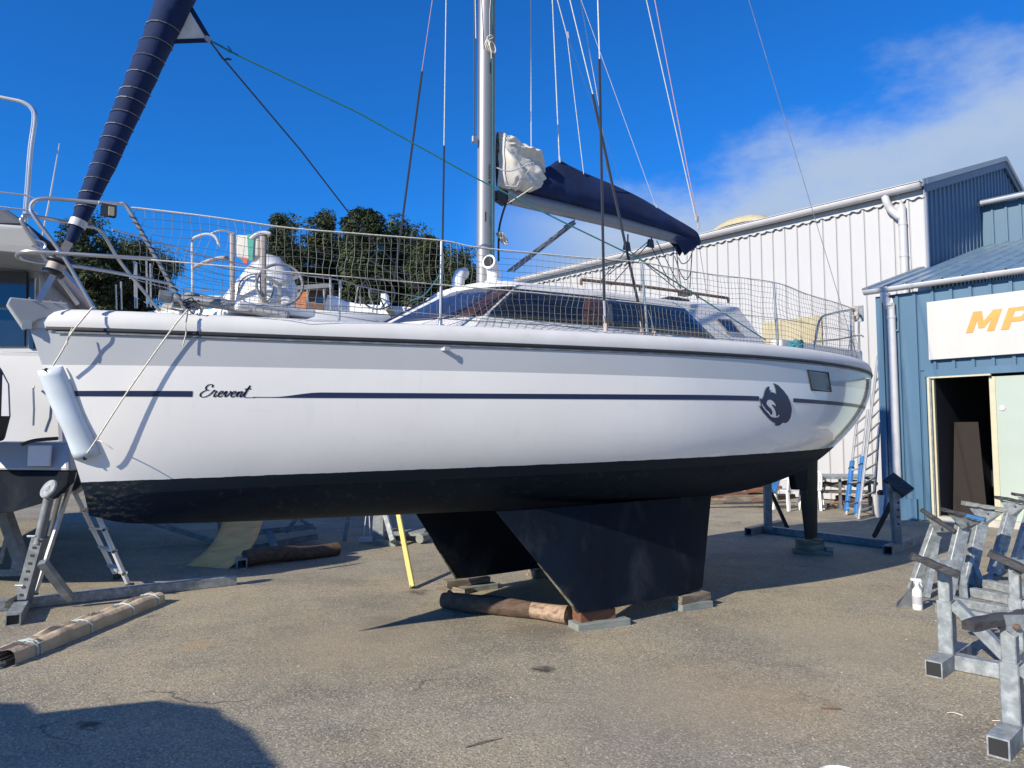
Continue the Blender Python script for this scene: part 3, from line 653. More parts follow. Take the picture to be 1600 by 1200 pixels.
G = [[c+d_*h_+x*math.cos(2*math.pi*k/16)*.051+y*math.sin(2*math.pi*k/16)*.051 for k in range(17)] for h_ in (0, .05)]; lb.grid(G); lb.build('luff_tape', M['pvc'], go, smooth=True)
cl = MB(); cl.add([bp(293, 14, .02), bp(270, 64, .02), bp(322, 60, .02)], [(0, 1, 2)]); co = cl.build('clew_patch', M['sail'], go, solid=.006)
ce = MB(); ce.beam(bp(294, 6, .02), bp(325, 58, .02), .03, .012, (0, 1, 0)); ce.beam(bp(266, 65, .02), bp(325, 63, .02), .028, .012, (0, 1, 0)); ce.build('clew_border', M['navycloth'], co)
rg = MB(); rg.lathe(bp(324, 61, .02), [(.022, -.008), (.026, 0), (.022, .008)], 12, (0, 1, 0)); rg.build('clew_ring', M['pinkgrey'], co)
ctr = bp(326, 62, .02)
rope('sheet', [ctr, bp(363, 82, .05), bp(560, 176, .25), bp(745, 279, .5), bp(880, 347, .75), bp(1000, 405, .95), bp(1196, 531, 1.25)], .0065, M['rope_t'], 6)
rope('sheet', [ctr, bp(350, 93, -.03), bp(470, 235, -.4), bp(560, 352, -.75), bp(664, 460, -1.0)], .0065, M['rope_d'], 6)
for q in range(3):
    rope('sheet_knot', [ctr, bp(340+q*3, 70+q, .03), bp(357, 78+q, .04), bp(363, 82, .05), bp(356, 72, .03)], .005, M['rope_t'], 5, None, 4)
    rope('sheet_knot', [ctr, bp(337+q*2, 76+q*3, 0), bp(348, 92, -.03), bp(356, 91+q, 0), bp(362, 93, 0)], .005, M['rope_d'], 5, None, 4)
# ---- bow platform, furler drum, pulpit
pf = MB(); pf.prism([bp(11, 474, .055), bp(16, 464, .055), bp(105, 473, .055), bp(112, 488, .055), bp(60, 500, .055), bp(38, 514, .055)], (0, .11, 0)); pf.build('bow_platform', M['gel2'], Y, bevel=.008)  # darker gelcoat carries the plate's shade in its colour
bt_ = MB()
for (x, y) in ((78, 470), (95, 471), (46, 466)): bt_.lathe(bp(x, y, .058), [(.006, 0), (.006, .008)], 8, (0, -1, 0))
bt_.box(bp(42, 507, .05), (.05, .02, .05)); bt_.build('platform_fastenings', M['ss'], Y, kind='stuff')
st_ = MB(); st_.beam(bp(60, 470, .10), bp(83, 430, .05), .035, .008, (0, 1, 0)); st_.beam(bp(88, 430, -.05), bp(122, 475, -.12), .02, .008, (0, 1, 0)); st_.build('tack_strut', M['ss'], Y)
dr = MB(); dc = bp(88, 415, 0); dr.lathe(dc, [(.055, -.07), (.065, -.05), (.065, -.045), (.03, -.04), (.03, .02), (.068, .025), (.068, .03), (.03, .05), (.012, .12)], 18, fd.normalized()); dr.build('furler_drum', M['blacktube'], Y, smooth=True, ang=40)
dr = MB(); dr.lathe(dc+fd.normalized()*-.02, [(.05, -.015), (.05, .03)], 16, fd.normalized()); dr.build('furling_line', M['pinkgrey'], Y, smooth=True)
dr = MB(); dr.beam(bp(93, 404, .03), bp(108, 378, .03), .012, .05); dr.beam(bp(98, 404, -.01), bp(112, 378, -.01), .03, .012); dr.build('swivel', M['pinkgrey'], Y)
def railing(name, pts, r=.0125, sm_=5): 
    mb = MB(); mb.tube(smoothpts(pts, sm_), r, 10); return mb.build(name, M['ss'], Y, smooth=True)
railing('pulpit_rail', [bp(145, 480, .20), bp(100, 402, .17), bp(56, 342, .14), bp(48, 326, .13), bp(54, 314, .14), bp(72, 310, .16), bp(110, 312.5, .20), bp(155, 316.5, .26), bp(185, 318, .29), bp(200, 326, .31), bp(240, 396, .33), bp(292, 488, .35)])
railing('pulpit_rail', [bp(122, 476, -.18), bp(72, 405, -.15), bp(36, 350, -.13), bp(36, 341, -.13), bp(45, 337, -.14), bp(110, 348, -.20), bp(132, 353, -.24), bp(158, 362, -.28), bp(190, 412, -.32), bp(250, 486, -.36)])
railing('pulpit_mid_rail', [bp(246, 405, .335), bp(170, 400.5, .28), bp(90, 395.5, .17), bp(45, 393, .10), bp(29, 396, .03), bp(30, 403, -.03), bp(60, 410, -.10), bp(110, 415, -.18), bp(190, 428, -.28), bp(268, 444, -.40)])
railing('pulpit_brace', [bp(56, 375, .0), bp(70, 380, .02), bp(68, 389, .02), bp(50, 384, 0)], .007)
nl = MB(); nl.box(bp(170, 328, .27), (.085, .05, .085)); no_ = nl.build('navigation_light', M['glass_dark'], Y, bevel=.006)
nl = MB(); nl.box(bp(174, 330, .305), (.03, .012, .055)); nl.build('light_lens', M['cream'], no_); nl = MB(); nl.box(bp(168, 319, .27), (.1, .06, .012)); nl.build('light_cap', M['pvc'], no_)
# ropes lashed spirally round the after pulpit leg
sp_ = MB(); a, b = bp(204, 334, .315), bp(290, 482, .35); P = []
for i in range(0, 121):
    t = i/120; an = i*.85; c = a.lerp(b, t); P.append(c+Vector((math.cos(an)*.018, math.sin(an)*.018, 0)))
sp_.tube(P, .004, 4)
for q in range(14):
    c = b+Vector((random.uniform(-.03, .05), random.uniform(-.04, .03), random.uniform(-.015, .05))); sp_.tube(smoothpts([c, c+Vector((random.uniform(-.06, .06), random.uniform(-.03, .03), random.uniform(-.03, .05))), c+Vector((random.uniform(-.08, .08), random.uniform(-.05, .02), random.uniform(-.03, .02)))], 4), .0045, 5)
sp_.build('net_lashing', M['rope_d'], Y)
# spinnaker pole lying along the foredeck
po = MB(); po.tube([bp(258, 464, .10), bp(268, 465, .10), bp(350, 476, .28), bp(450, 494, .52)], [.022, .034, .034, .034], 14); po.build('spinnaker_pole', M['alu'], Y, smooth=True)
po = MB(); po.tube([bp(248, 462, .09), bp(268, 465, .10)], .042, 12); po.lathe(bp(300, 466, .15)-Vector((0, 0, .05)), [(.05, 0), (.055, .02), (.03, .03), (.03, .05), (.052, .065), (.05, .08)], 16); po.box(bp(290, 478, .2), (.16, .06, .03)); po.build('deck_fittings', M['galvdark'], Y)
# ---- stanchions, lifelines, safety nets (both sides)
stn = [(690, 377, 688, 508, .87), (1003, 411, 1011, 522, 1.22), (1209, 441, 1216, 548, 1.38)]
for x0, y0, x1, y1, n in stn:
    for sd_ in (1, -1):
        a, b = bp(x0, y0, n), bp(x1, y1, n)
        a = Vector((a.x, a.y*sd_, a.z)); b = Vector((b.x, b.y*sd_, b.z)); s_ = MB(); s_.tube([a, b], .0115, 10); s_.lathe(b-Vector((0, 0, .004)), [(.032, 0), (.032, .006), (.016, .012), (.015, .05)], 12)
        s_.build('stanchion', M['ss'], Y, smooth=True, ang=40)
for (x, y, n) in ((946, 512, 1.235), (1022, 524, 1.24), (1003, 520, 1.22)):
    s_ = MB(); c = bp(x, y, n); s_.box(c, (.012, .035, .07)); s_.tube([c, c+Vector((-.01, .01, .10))], .006, 6); s_.build('chainplate', M['pinkgrey'], Y)
rope('chain', [bp(1012, 484, 1.22), bp(1016, 495, 1.23), bp(1020, 508, 1.24), bp(1022, 522, 1.24)], .005, M['ss'])
top = [bp(203, 325, .31), bp(222, 326, .33), bp(330, 339, .48), bp(450, 356, .62), bp(570, 366, .76), bp(690, 376, .87), bp(742, 386, .93), bp(840, 396, 1.05), bp(940, 405, 1.16), bp(1003, 410, 1.22), bp(1100, 427, 1.31), bp(1209, 441, 1.38), bp(1262, 460, 1.36), bp(1310, 474, 1.25), bp(1337, 484, 1.12)]
bot = [bp(290, 478, .34), bp(296, 481, .35), bp(380, 484, .52), bp(460, 486, .64), bp(570, 492, .77), bp(690, 501, .88), bp(742, 504, .94), bp(840, 511, 1.06), bp(940, 517, 1.17), bp(1003, 523, 1.23), bp(1100, 532, 1.32), bp(1216, 545, 1.39), bp(1262, 556, 1.37), bp(1310, 567, 1.26), bp(1337, 574, 1.13)]
T = smoothpts(top, 8); B_ = smoothpts(bot, 8)
def arclen(P):
    L_ = [0]
    for i in range(1, len(P)): L_.append(L_[-1]+(P[i]-P[i-1]).length)
    return L_
LT = arclen(T); LB = arclen(B_)
def along(P, L_, f):
    d_ = f*L_[-1]
    for i in range(1, len(P)):
        if L_[i] >= d_: return P[i-1].lerp(P[i], (d_-L_[i-1])/max(1e-9, L_[i]-L_[i-1]))
    return P[-1]
def atx(P, x):
    for i in range(1, len(P)):
        if P[i].x >= x >= P[i-1].x: return P[i-1].lerp(P[i], (x-P[i-1].x)/max(1e-9, P[i].x-P[i-1].x))
    return P[-1] if x > P[-1].x else P[0]
BL = [bp(206, 332, .31), bp(248, 405, .33)]+B_
def netmesh(sd_, xmax):
    rnd = random.Random(5+sd_); pit = .050; cols = []
    x = T[0].x+.03
    while x < min(T[-1].x, xmax):
        a = atx(T, x); b = atx(BL, x); h_ = a.z-b.z; n_ = max(1, int(h_/pit)); row = []
        for j in range(n_+1):
            q = min(1, j*pit*1.03/max(h_, .01)); p = a.lerp(b, q)
            sag = math.sin(math.pi*min(1, q*.95+.03))
            dx = noise.noise(Vector((x*2.3, q*3, 3+sd_)))*.045*sag+rnd.uniform(-.004, .004); dz = noise.noise(Vector((x*3, q*4, 1)))*.022*sag-.012*abs(math.sin(x*5.5))*(1-q)
            p = p+Vector((dx, noise.noise(Vector((x*1.7, q*2, 9+sd_)))*.06*sag, dz)); row.append(Vector((p.x, p.y*sd_, p.z)))
        cols.append(row); x += pit
    nb_ = MB()
    for r_ in cols:
        if len(r_) > 1: nb_.tube(r_, .0017, 3, False)
    mx_ = max(len(r_) for r_ in cols)
    for j in range(mx_):
        run = []
        for r_ in cols+[[]]:
            if len(r_) > j: run.append(r_[j])
            else:
                if len(run) > 1: nb_.tube(run, .0017, 3, False)
                run = []
    return nb_
for sd_ in (1, -1):
    netmesh(sd_, 99 if sd_ > 0 else -2.2).build('safety_net', M['net'], Y, kind='stuff')
    fl_ = lambda P: [Vector((p.x, p.y*sd_, p.z)) for p in P]
    rope('lifeline', fl_(T), .0055, WH if sd_ > 0 else W_)
    mid = [bp(236, 406, .34), bp(330, 414, .5), bp(450, 425, .64), bp(570, 435, .77), bp(690, 445, .88), bp(840, 458, 1.06), bp(1006, 474, 1.23), bp(1100, 485, 1.32), bp(1212, 497, 1.39), bp(1335, 518, 1.13)]
    rope('lifeline', fl_(mid), .0045, WH if sd_ > 0 else W_)
    low = [bp(262, 447, .35), bp(450, 470, .66), bp(690, 492, .9), bp(840, 505, 1.08), bp(1008, 513, 1.24), bp(1214, 530, 1.40), bp(1330, 549, 1.15)]
    rope('lifeline', fl_(low), .003, W_); low2 = [bp(292, 470, .36), bp(450, 480, .67), bp(690, 498, .91), bp(840, 507, 1.09), bp(1008, 520, 1.25), bp(1214, 536, 1.41)]
    rope('lifeline', fl_(low2), .0028, M['rope_d'])
# ---- pushpit and after gear
railing('pushpit_rail', [bp(1272, 558, 1.36), bp(1276, 520, 1.34), bp(1283, 497, 1.30), bp(1300, 490, 1.2), bp(1332, 484, 1.05), bp(1341, 488, .95), bp(1342, 520, .9), bp(1344, 572, .88)])
railing('pushpit_rail', [bp(1271, 534, 1.35), bp(1310, 530, 1.2), bp(1342, 524, .95), bp(1349, 526, .8)], .010)
railing('pushpit_rail', [bp(1329, 486, 1.12), bp(1330, 520, 1.12), bp(1331, 560, 1.12)], .012, 2)
def far(p): return Vector((p.x, -p.y, p.z))
railing('pushpit_rail', [far(p) for p in [bp(1272, 558, 1.36), bp(1276, 520, 1.34), bp(1283, 497, 1.30), bp(1300, 490, 1.2), bp(1332, 484, 1.05), bp(1341, 488, .95), bp(1344, 572, .88)]])
sp2 = MB(); sp2.box(bp(1345, 490, .95), (.02, .06, .20)); sp2.build('outboard_pad', M['galv'], Y)
sp2 = MB(); c = bp(1336, 480, 1.05)
for q in range(6): sp2.tube([c+Vector((random.uniform(-.02, .02), .035*math.cos(a), -.05+.065*math.sin(a)-.02*q*.6)) for a in [i*2*math.pi/9 for i in range(10)]], .008, 5)
sp2.build('coiled_rope', M['pinkgrey'], Y)
rope('chain', [bp(1331, 528, 1.1), bp(1336, 548, 1.08), bp(1343, 566, 1.02)], .006, M['ss']); rope('chain', [bp(1329, 530, 1.12), bp(1322, 560, 1.14)], .004, M['ss'])
wn = MB(); c = bp(1244, 546, 1.15); wn.lathe(c-Vector((0, 0, .09)), [(.07, 0), (.07, .04), (.05, .06), (.045, .12), (.062, .16), (.03, .17)], 18); wo = wn.build('winch', M['galvdark'], Y, smooth=True, ang=40)
cw = MB()
for q in range(16):
    ph = random.random()*6.28; rr = random.uniform(.055, .075); zc = random.uniform(-.03, .075)
    cw.tube([c+Vector((rr*math.cos(a+ph), rr*math.sin(a+ph), zc+.03*math.sin(2*a+ph))) for a in [i*2*math.pi/9 for i in range(10)]], .008, 5)
cw.build('rope_coil', M['tealrope'], wo)
# cockpit coaming just seen past the coachroof, wheel pedestal
cc = MB(); cc.box((3.2, -.95, 2.56), (1.8, .14, .16)); cc.box((3.2, .95, 2.56), (1.8, .14, .16)); cc.build('cockpit_coaming', M['gelmatt'], Y, bevel=.03)
# ================================================================== GROUND
def ground_mat():
    m = bpy.data.materials.new('worn_asphalt'); m.use_nodes = True; nt = m.node_tree; L = nt.links; NN = nt.nodes; b = NN['Principled BSDF']
    tc = NN.new('ShaderNodeTexCoord')
    def nz(sc, det=6, ro=.55, vec=None):
        n = NN.new('ShaderNodeTexNoise'); n.inputs['Scale'].default_value = sc; n.inputs['Detail'].default_value = det; n.inputs['Roughness'].default_value = ro; L.new(vec or tc.outputs['Object'], n.inputs['Vector']); return n.outputs[0]
    def rng(v, a, b_, c=0, d=1):
        n = NN.new('ShaderNodeMapRange'); n.inputs['From Min'].default_value = a; n.inputs['From Max'].default_value = b_; n.inputs['To Min'].default_value = c; n.inputs['To Max'].default_value = d; L.new(v, n.inputs['Value']); return n.outputs[0]
    def mix(f, a, b_, op='MIX'):
        n = NN.new('ShaderNodeMixRGB'); n.blend_type = op
        for i, v in enumerate((f, a, b_)):
            if isinstance(v, tuple): n.inputs[i].default_value = (*v, 1)
            elif isinstance(v, (int, float)): n.inputs[i].default_value = v
            else: L.new(v, n.inputs[i])
        return n.outputs[0]
    def mm(op, a, b_):
        n = NN.new('ShaderNodeMath'); n.operation = op
        for i, v in enumerate((a, b_)):
            if isinstance(v, (int, float)): n.inputs[i].default_value = v
            else: L.new(v, n.inputs[i])
        return n.outputs[0]
    vo = NN.new('ShaderNodeTexVoronoi'); vo.inputs['Scale'].default_value = 105; L.new(tc.outputs['Object'], vo.inputs['Vector'])
    hsv = NN.new('ShaderNodeSeparateColor'); L.new(vo.outputs['Color'], hsv.inputs[0])
    base = mix(rng(nz(.9, 7, .6), .38, .66), (.205, .188, .146), (.318, .290, .222))
    base = mix(mm('MULTIPLY', rng(nz(.5, 8, .66), .44, .60), .85), base, (.37, .315, .21))
    base = mix(mm('MULTIPLY', rng(nz(1.4, 9, .68), .52, .66), .5), base, (.135, .125, .11))
    st = rng(hsv.outputs[0], .62, .98)                       # pale chippings
    base = mix(mm('MULTIPLY', st, .62), base, (.62, .56, .45))
    dk = rng(hsv.outputs[1], .70, .98)
    base = mix(mm('MULTIPLY', dk, .55), base, (.055, .05, .045))
    fine = rng(nz(160, 3, .6), .3, .7, .78, 1.22)
    v = NN.new('ShaderNodeVectorMath'); v.operation = 'SCALE'; L.new(base, v.inputs[0]); L.new(fine, v.inputs['Scale'])
    # cracks and drips
    wv = NN.new('ShaderNodeTexVoronoi'); wv.feature = 'DISTANCE_TO_EDGE'; wv.inputs['Scale'].default_value = .33
    mpn = NN.new('ShaderNodeVectorMath'); mpn.operation = 'ADD'; ns = NN.new('ShaderNodeTexNoise'); ns.inputs['Scale'].default_value = 1.6; ns.inputs['Detail'].default_value = 6; L.new(tc.outputs['Object'], ns.inputs['Vector']); L.new(tc.outputs['Object'], mpn.inputs[0]); L.new(ns.outputs[1], mpn.inputs[1]); L.new(mpn.outputs[0], wv.inputs['Vector'])
    crack = mm('MULTIPLY', rng(wv.outputs[0], .006, .0, 0, 1), rng(nz(.8, 3), .52, .6))
    c = mix(mm('MULTIPLY', crack, .8), v.outputs[0], (.05, .045, .04))
    spot = rng(nz(1.35, 9, .7), .68, .72)
    c = mix(mm('MULTIPLY', spot, .6), c, (.05, .046, .042))
    wob = NN.new('ShaderNodeVectorMath'); wob.operation = 'MULTIPLY_ADD'; nw = NN.new('ShaderNodeTexNoise'); nw.inputs['Scale'].default_value = 7; nw.inputs['Detail'].default_value = 5; L.new(tc.outputs['Object'], nw.inputs['Vector']); L.new(nw.outputs[1], wob.inputs[0]); wob.inputs[1].default_value = (.34, .34, 0); L.new(tc.outputs['Object'], wob.inputs[2])
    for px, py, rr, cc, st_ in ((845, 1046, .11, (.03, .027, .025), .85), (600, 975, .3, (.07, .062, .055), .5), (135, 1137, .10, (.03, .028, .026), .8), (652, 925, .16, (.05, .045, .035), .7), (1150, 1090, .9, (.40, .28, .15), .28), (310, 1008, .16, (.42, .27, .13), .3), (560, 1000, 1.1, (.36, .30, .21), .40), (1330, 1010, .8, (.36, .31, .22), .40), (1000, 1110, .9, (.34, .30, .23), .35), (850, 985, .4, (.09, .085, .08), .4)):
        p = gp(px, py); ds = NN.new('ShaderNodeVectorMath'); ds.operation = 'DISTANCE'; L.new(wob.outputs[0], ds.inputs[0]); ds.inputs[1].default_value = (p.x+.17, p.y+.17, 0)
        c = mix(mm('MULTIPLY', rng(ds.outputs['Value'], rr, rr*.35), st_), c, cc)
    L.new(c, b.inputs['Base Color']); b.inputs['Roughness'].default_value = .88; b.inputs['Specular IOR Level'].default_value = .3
    bm = NN.new('ShaderNodeBump'); bm.inputs['Strength'].default_value = .7; bm.inputs['Distance'].default_value = .006
    L.new(mm('ADD', hsv.outputs[0], mm('MULTIPLY', nz(60, 5), 1.2)), bm.inputs['Height']); L.new(bm.outputs[0], b.inputs['Normal']); return m
g = MB(); xs = [-900, -200, -60]+[i*2 for i in range(-12, 13)]+[60, 200, 900]
g.grid([[(x, y, 0) for y in [-900, -200, -50, -20, -8]+[i*2 for i in range(-2, 16)]+[60, 200, 1500]] for x in xs]); g.build('ground', ground_mat(), kind='structure')
# loose stones, chips and twigs on the yard
sb = MB(); rnd = random.Random(11)
for i in range(1500):
    px, py = rnd.uniform(0, 1600), 770+430*rnd.random()**1.0
    p = gp(px, py); r = rnd.uniform(.002, .007)*(1.6 if rnd.random() < .06 else 1); a = rnd.random()*3
    vs = []
    for k in range(5): an = a+k*2*math.pi/5; vs.append(p+Vector((math.cos(an)*r*rnd.uniform(.7, 1.2), math.sin(an)*r*rnd.uniform(.7, 1.2), 0)))
    top_ = p+Vector((0, 0, r*rnd.uniform(.5, .9))); sb.add(vs+[top_], [(k, (k+1) % 5, 5) for k in range(5)])
sb.build('loose_gravel', mat('loose_stone_chips', (.36, .32, .26), .9, var=.5, vscale=30), kind='stuff')
def twig(x0, y0, x1, y1, r, m_, lab, cat='twig', z=.006):
    a, b = gp(x0, y0, z), gp(x1, y1, z); c = a.lerp(b, .5)+Vector((rnd.uniform(-.02, .02), rnd.uniform(-.02, .02), .004)); mb = MB(); mb.tube(smoothpts([a, c, b], 4), r, 5); tag(mb.build('twig', m_, smooth=True), lab, cat)
twig(728, 1167, 782, 1153, .004, M['wood_old'], 'thin dry twig lying on bare asphalt in the foreground below the log')
twig(1480, 1114, 1505, 1118, .003, M['rope_w'], 'short pale splinter on the asphalt left of the nearest galvanised trestle')
twig(1550, 1126, 1563, 1127, .003, M['rope_w'], 'tiny pale splinter touching the post of the nearest galvanised trestle')
twig(1283, 1106, 1312, 1107, .008, M['rust'], 'short rusty brown stick alone on the foreground asphalt', 'stick')
lid = MB(); c = gp(1316, 1222); lid.lathe(c, [(.10, 0), (.105, .03), (.098, .033), (.09, .01)], 28); tag(lid.build('bowl_rim', M['paleplastic'], smooth=True, ang=40), 'pale round rim cut off by the bottom edge of the picture', 'bowl')

# ================================================================== BLOCKS, LOG, TIMBERS
def block(name, c, L_, W_b, H, yaw, m_, lab, cat='timber block', grp=None, tilt=0, z0=0.0):
    mb = MB(); n = 4
    G = []
    for i in range(n+1):
        x = -L_/2+L_*i/n; row = []
        for (yy, zz) in ((-W_b/2, 0), (W_b/2, 0), (W_b/2, H), (-W_b/2, H)):
            row.append(Vector((x+rnd.uniform(-.003, .003), yy+rnd.uniform(-.003, .003), zz+(rnd.uniform(-.003, .003) if zz else 0))))
        G.append(row+[row[0]])
    mb.grid(G); mb.add(G[0][:4], [(0, 1, 2, 3)]); mb.add(G[-1][:4], [(0, 1, 2, 3)])
    o = mb.build(name, m_, bevel=.004); o.location = (c[0], c[1], z0); o.rotation_euler = (0, tilt, yaw); return tag(o, lab, cat, grp)
GK = 'timber packing under the keels and rudder'
c = gp(937, 978); block('timber_block', c, .50, .17, .055, R(24), M['wood_grey'], 'long pale grey plank under the front corner of the near keel', 'plank', GK)
c2 = c+Vector((-.045, .02, 0)); block('timber_block', c2, .34, .14, .085, R(26), M['wood_red'], 'reddish brown block on the pale plank, below the near keel tip', 'timber block', GK, 0, .056)
c = gp(1082, 950); block('timber_block', c, .36, .15, .060, R(28), M['wood_grey'], 'pale worn block on the ground under the rear of the near keel', 'timber block', GK)
block('timber_block', c+Vector((-.01, .02, 0)), .38, .15, .070, R(33), M['wood_old'], 'brown block wedged between the rear of the near keel and a pale block', 'timber block', GK, 0, .061)
c = gp(712, 925); block('timber_block', c+Vector((-.02, .04, 0)), .40, .12, .055, R(-38), M['wood_old'], 'dark short timber sticking out left below the far keel', 'timber block', GK)
block('timber_block', c+Vector((.22, .10, 0)), .42, .12, .055, R(32), M['wood_grey'], 'grey block flat on the ground right below the far keel tip', 'timber block', GK)
block('timber_block', c+Vector((.10, .12, 0)), .50, .13, .060, R(30), M['wood_old'], 'upper block of the stack carrying the front of the far keel', 'timber block', GK, 0, .058)
c = gp(838, 903); block('timber_block', c+Vector((.05, .08, 0)), .30, .16, .10, R(40), M['wood_old'], 'log end block under the rear of the far keel, seen between the keels', 'timber block', GK)
block('timber_block', c+Vector((.05, .08, 0)), .28, .16, .045, R(44), M['wood_grey'], 'thin shim on top of the block under the rear of the far keel', 'timber block', GK, 0, .101)
RC = BM+BU*4.58
block('timber_block', (RC.x, RC.y), .50, .18, .055, R(-14), M['wood_old'], 'bottom plank of the dark stack under the rudder', 'plank', GK)
block('timber_block', (RC.x-.02, RC.y+.02), .34, .17, .14, R(-10), M['wood_old'], 'thick dark block between the rudder and the bottom plank', 'timber block', GK, 0, .056)
block('timber_block', (RC.x+.19, RC.y-.06), .10, .10, .05, R(10), M['wood_grey'], 'small offcut at the right end of the plank under the rudder', 'offcut', GK, 0, .056)
# the log: bark with a stripped end
lp = [gp(694, 950), gp(735, 957), gp(790, 962), gp(840, 968), gp(888, 976)]
lr = [.070, .082, .080, .074, .080]
P = smoothpts([p+Vector((0, 0, r)) for p, r in zip(lp, lr)], 6); RR = [interp(i/(len(P)-1)*4, list(enumerate(lr))) for i in range(len(P))]
lroot = empty('log', gp(790, 962), 0, 'crooked bark covered log with a split bare end lying in front of the keels', 'log')
def logmesh(i0, i1, sc, nm_, m_):
    mb = MB(); G = []
    for i in range(i0, i1):
        row = []
        d_ = (P[min(i+1, len(P)-1)]-P[max(i-1, 0)]).normalized(); x = d_.cross(Vector((0, 0, 1))).normalized(); y = x.cross(d_)
        for k in range(22):
            a = 2*math.pi*k/22; r = RR[i]*sc*(1+.10*noise.noise(Vector((math.cos(a)*1.2, math.sin(a)*1.2, i*.22)))+.03*noise.noise(Vector((math.cos(a)*5, math.sin(a)*5, i*.9))))
            row.append(P[i]+(x*math.cos(a)+y*math.sin(a))*r)
        G.append(row+[row[0]])
    mb.grid(G); mb.add(G[0][:22], [tuple(range(22))]); mb.add(G[-1][:22], [tuple(range(22))])
    o = mb.build(nm_, m_, smooth=True, ang=50); o.parent = lroot; o.matrix_parent_inverse = Matrix.Translation(-lroot.location); return o
def keep(o, par):
    o.parent = par; o.matrix_parent_inverse = (Matrix.Translation(par.location) @ par.rotation_euler.to_matrix().to_4x4()).inverted(); return o
logmesh(0, len(P)-7, 1.0, 'bark_trunk', M['bark']); logmesh(len(P)-9, len(P), .96, 'stripped_end', M['barewood'])
br = MB(); br.tube([P[3]+Vector((0, 0, .03)), P[3]+Vector((-.06, -.02, .10))], [.03, .018], 8); keep(br.build('branch_stub', M['bark'], smooth=True), lroot)
# yellow prop timber
yt = MB(); a = gp(645, 920, .0); b = at(621, 795, a.y+.9); yt.beam(a+Vector((0, 0, .01)), b, .052, .05, (0, -1, 0), .006); yo = empty('yellow_timber', a, 0, 'yellow painted timber prop leaning up against the hull bottom', 'timber prop'); keep(yt.build('square_bar', M['yellow']), yo)
yt = MB(); yt.beam(a+Vector((-.005, 0, .002)), a+(b-a)*.012, .056, .054, (0, -1, 0)); keep(yt.build('dirty_foot', M['black']), yo)
# plywood sheet curving out from under the bow
pw = MB(); G = []
for i in range(13):
    t = i/12; xl = 290+(333-290)*t+10*math.sin(t*3.14)*0+ (8*t*t); yy = 886-(886-806)*t
    l_ = gp(289, 884) if i == 0 else None
    row = []
    A0, B0 = gp(291, 884), gp(356, 889); A1, B1 = at(352, 800, A0.y+.55), at(412, 800, A0.y+.42)
    q = t; bul = .16*math.sin(math.pi*t)
    for j in range(7):
        s = j/6; p = A0.lerp(B0, s).lerp(A1.lerp(B1, s), q); p = p+Vector((.10*math.sin(math.pi*t)*.9, 0, -bul*.32)); row.append(p)
    G.append(row)
pw.grid(G); tag(pw.build('plywood_sheet', M['ply'], smooth=True, solid=.012), 'bent sheet of stained plywood standing under the hull near the bow', 'plywood sheet')

# ================================================================== BROWN PAPER BUNDLE (bottom left)
ba, bb = gp(8, 1037, .0), gp(243, 942, .0); bd = (bb-ba).normalized(); bs_ = Vector((bd.y, -bd.x, 0))
bu_ = empty('paper_bundle', ba, 0, 'long narrow bundle wrapped in torn brown paper with pale straps, lower left', 'wrapped bundle')
mb = MB(); G = []; L_ = (bb-ba).length+.03
for i in range(60):
    t = i/59; c = ba+bd*(L_*t-.02); row = []
    nn_ = lambda a, b_: noise.noise(Vector((t*9+a, b_, 2)))
    hh = .105+.012*nn_(1, 0)+(.018 if .25 < t < .6 else 0)*abs(nn_(4, 2)); wd = .125
    prof_ = [(-wd, .0), (-wd-.004, hh*.5), (-wd+.012+.012*nn_(3, 1), hh*.85), (-.055+.012*nn_(6, 1), hh+.016*nn_(5, 3)), (-.02, hh*.86+.02*nn_(8, 3)), (.03, hh*.97+.010*nn_(9, 3)), (.055, hh*.93), (.085, hh*.78), (.098, hh*.4), (.10, .0)]
    for (a, z) in prof_: row.append(c+bs_*a*.9+Vector((0, 0, max(z, .002))))
    G.append(row+[row[0]])
mb.grid(G); mb.add(G[-1][:-1], [tuple(range(len(G[-1])-1))]); keep(mb.build('paper_wrapping', M['kraft'], smooth=True, ang=28), bu_)
mb = MB(); # torn flaps
for t, s, hgt in ((.52, -.02, .045), (.49, .0, .05), (.56, -.03, .03), (.36, -.03, .04), (.15, -.02, .03), (.12, .03, .03), (.08, -.04, .03), (.05, .02, .035)):
    c = ba+bd*L_*t+Vector((0, 0, .082))+bs_*s; vs = [c+bd*rnd.uniform(-.10, -.03)+bs_*rnd.uniform(-.04, 0), c+bd*rnd.uniform(-.02, .02)+bs_*rnd.uniform(-.03, .03)+Vector((0, 0, hgt)), c+bd*rnd.uniform(.04, .11)+bs_*rnd.uniform(-.02, .03)+Vector((0, 0, hgt*.3)), c+bd*.05+bs_*.05, c+bs_*.06-bd*.04]
    mb.add(vs, [(0, 1, 3), (1, 2, 3), (0, 3, 4)])
keep(mb.build('torn_paper', M['kraft'], solid=.002, kind='stuff'), bu_)
for t in (.10, .12, .42, .72, .93):
    mb = MB(); c = ba+bd*L_*t; mb.tube([c+bs_*-.108, c+bs_*-.106+Vector((0, 0, .06)), c+bs_*-.085+Vector((0, 0, .092)), c+bs_*.0+Vector((0, 0, .108)), c+bs_*.055+Vector((0, 0, .095)), c+bs_*.092+Vector((0, 0, .065)), c+bs_*.096+Vector((0, 0, .005))], .006, 5); keep(mb.build('strap', M['palestrap']), bu_)
for k in range(5):
    mb = MB(); c = ba+bs_*(-.06+.033*k)+Vector((0, 0, .02+.022*(k % 3))); mb.tube([c+bd*.1, c-bd*.10-bd*.03*(k % 2)], .014, 8); keep(mb.build('tube_end', M['galv'] if k % 2 else M['black'], smooth=True), bu_)

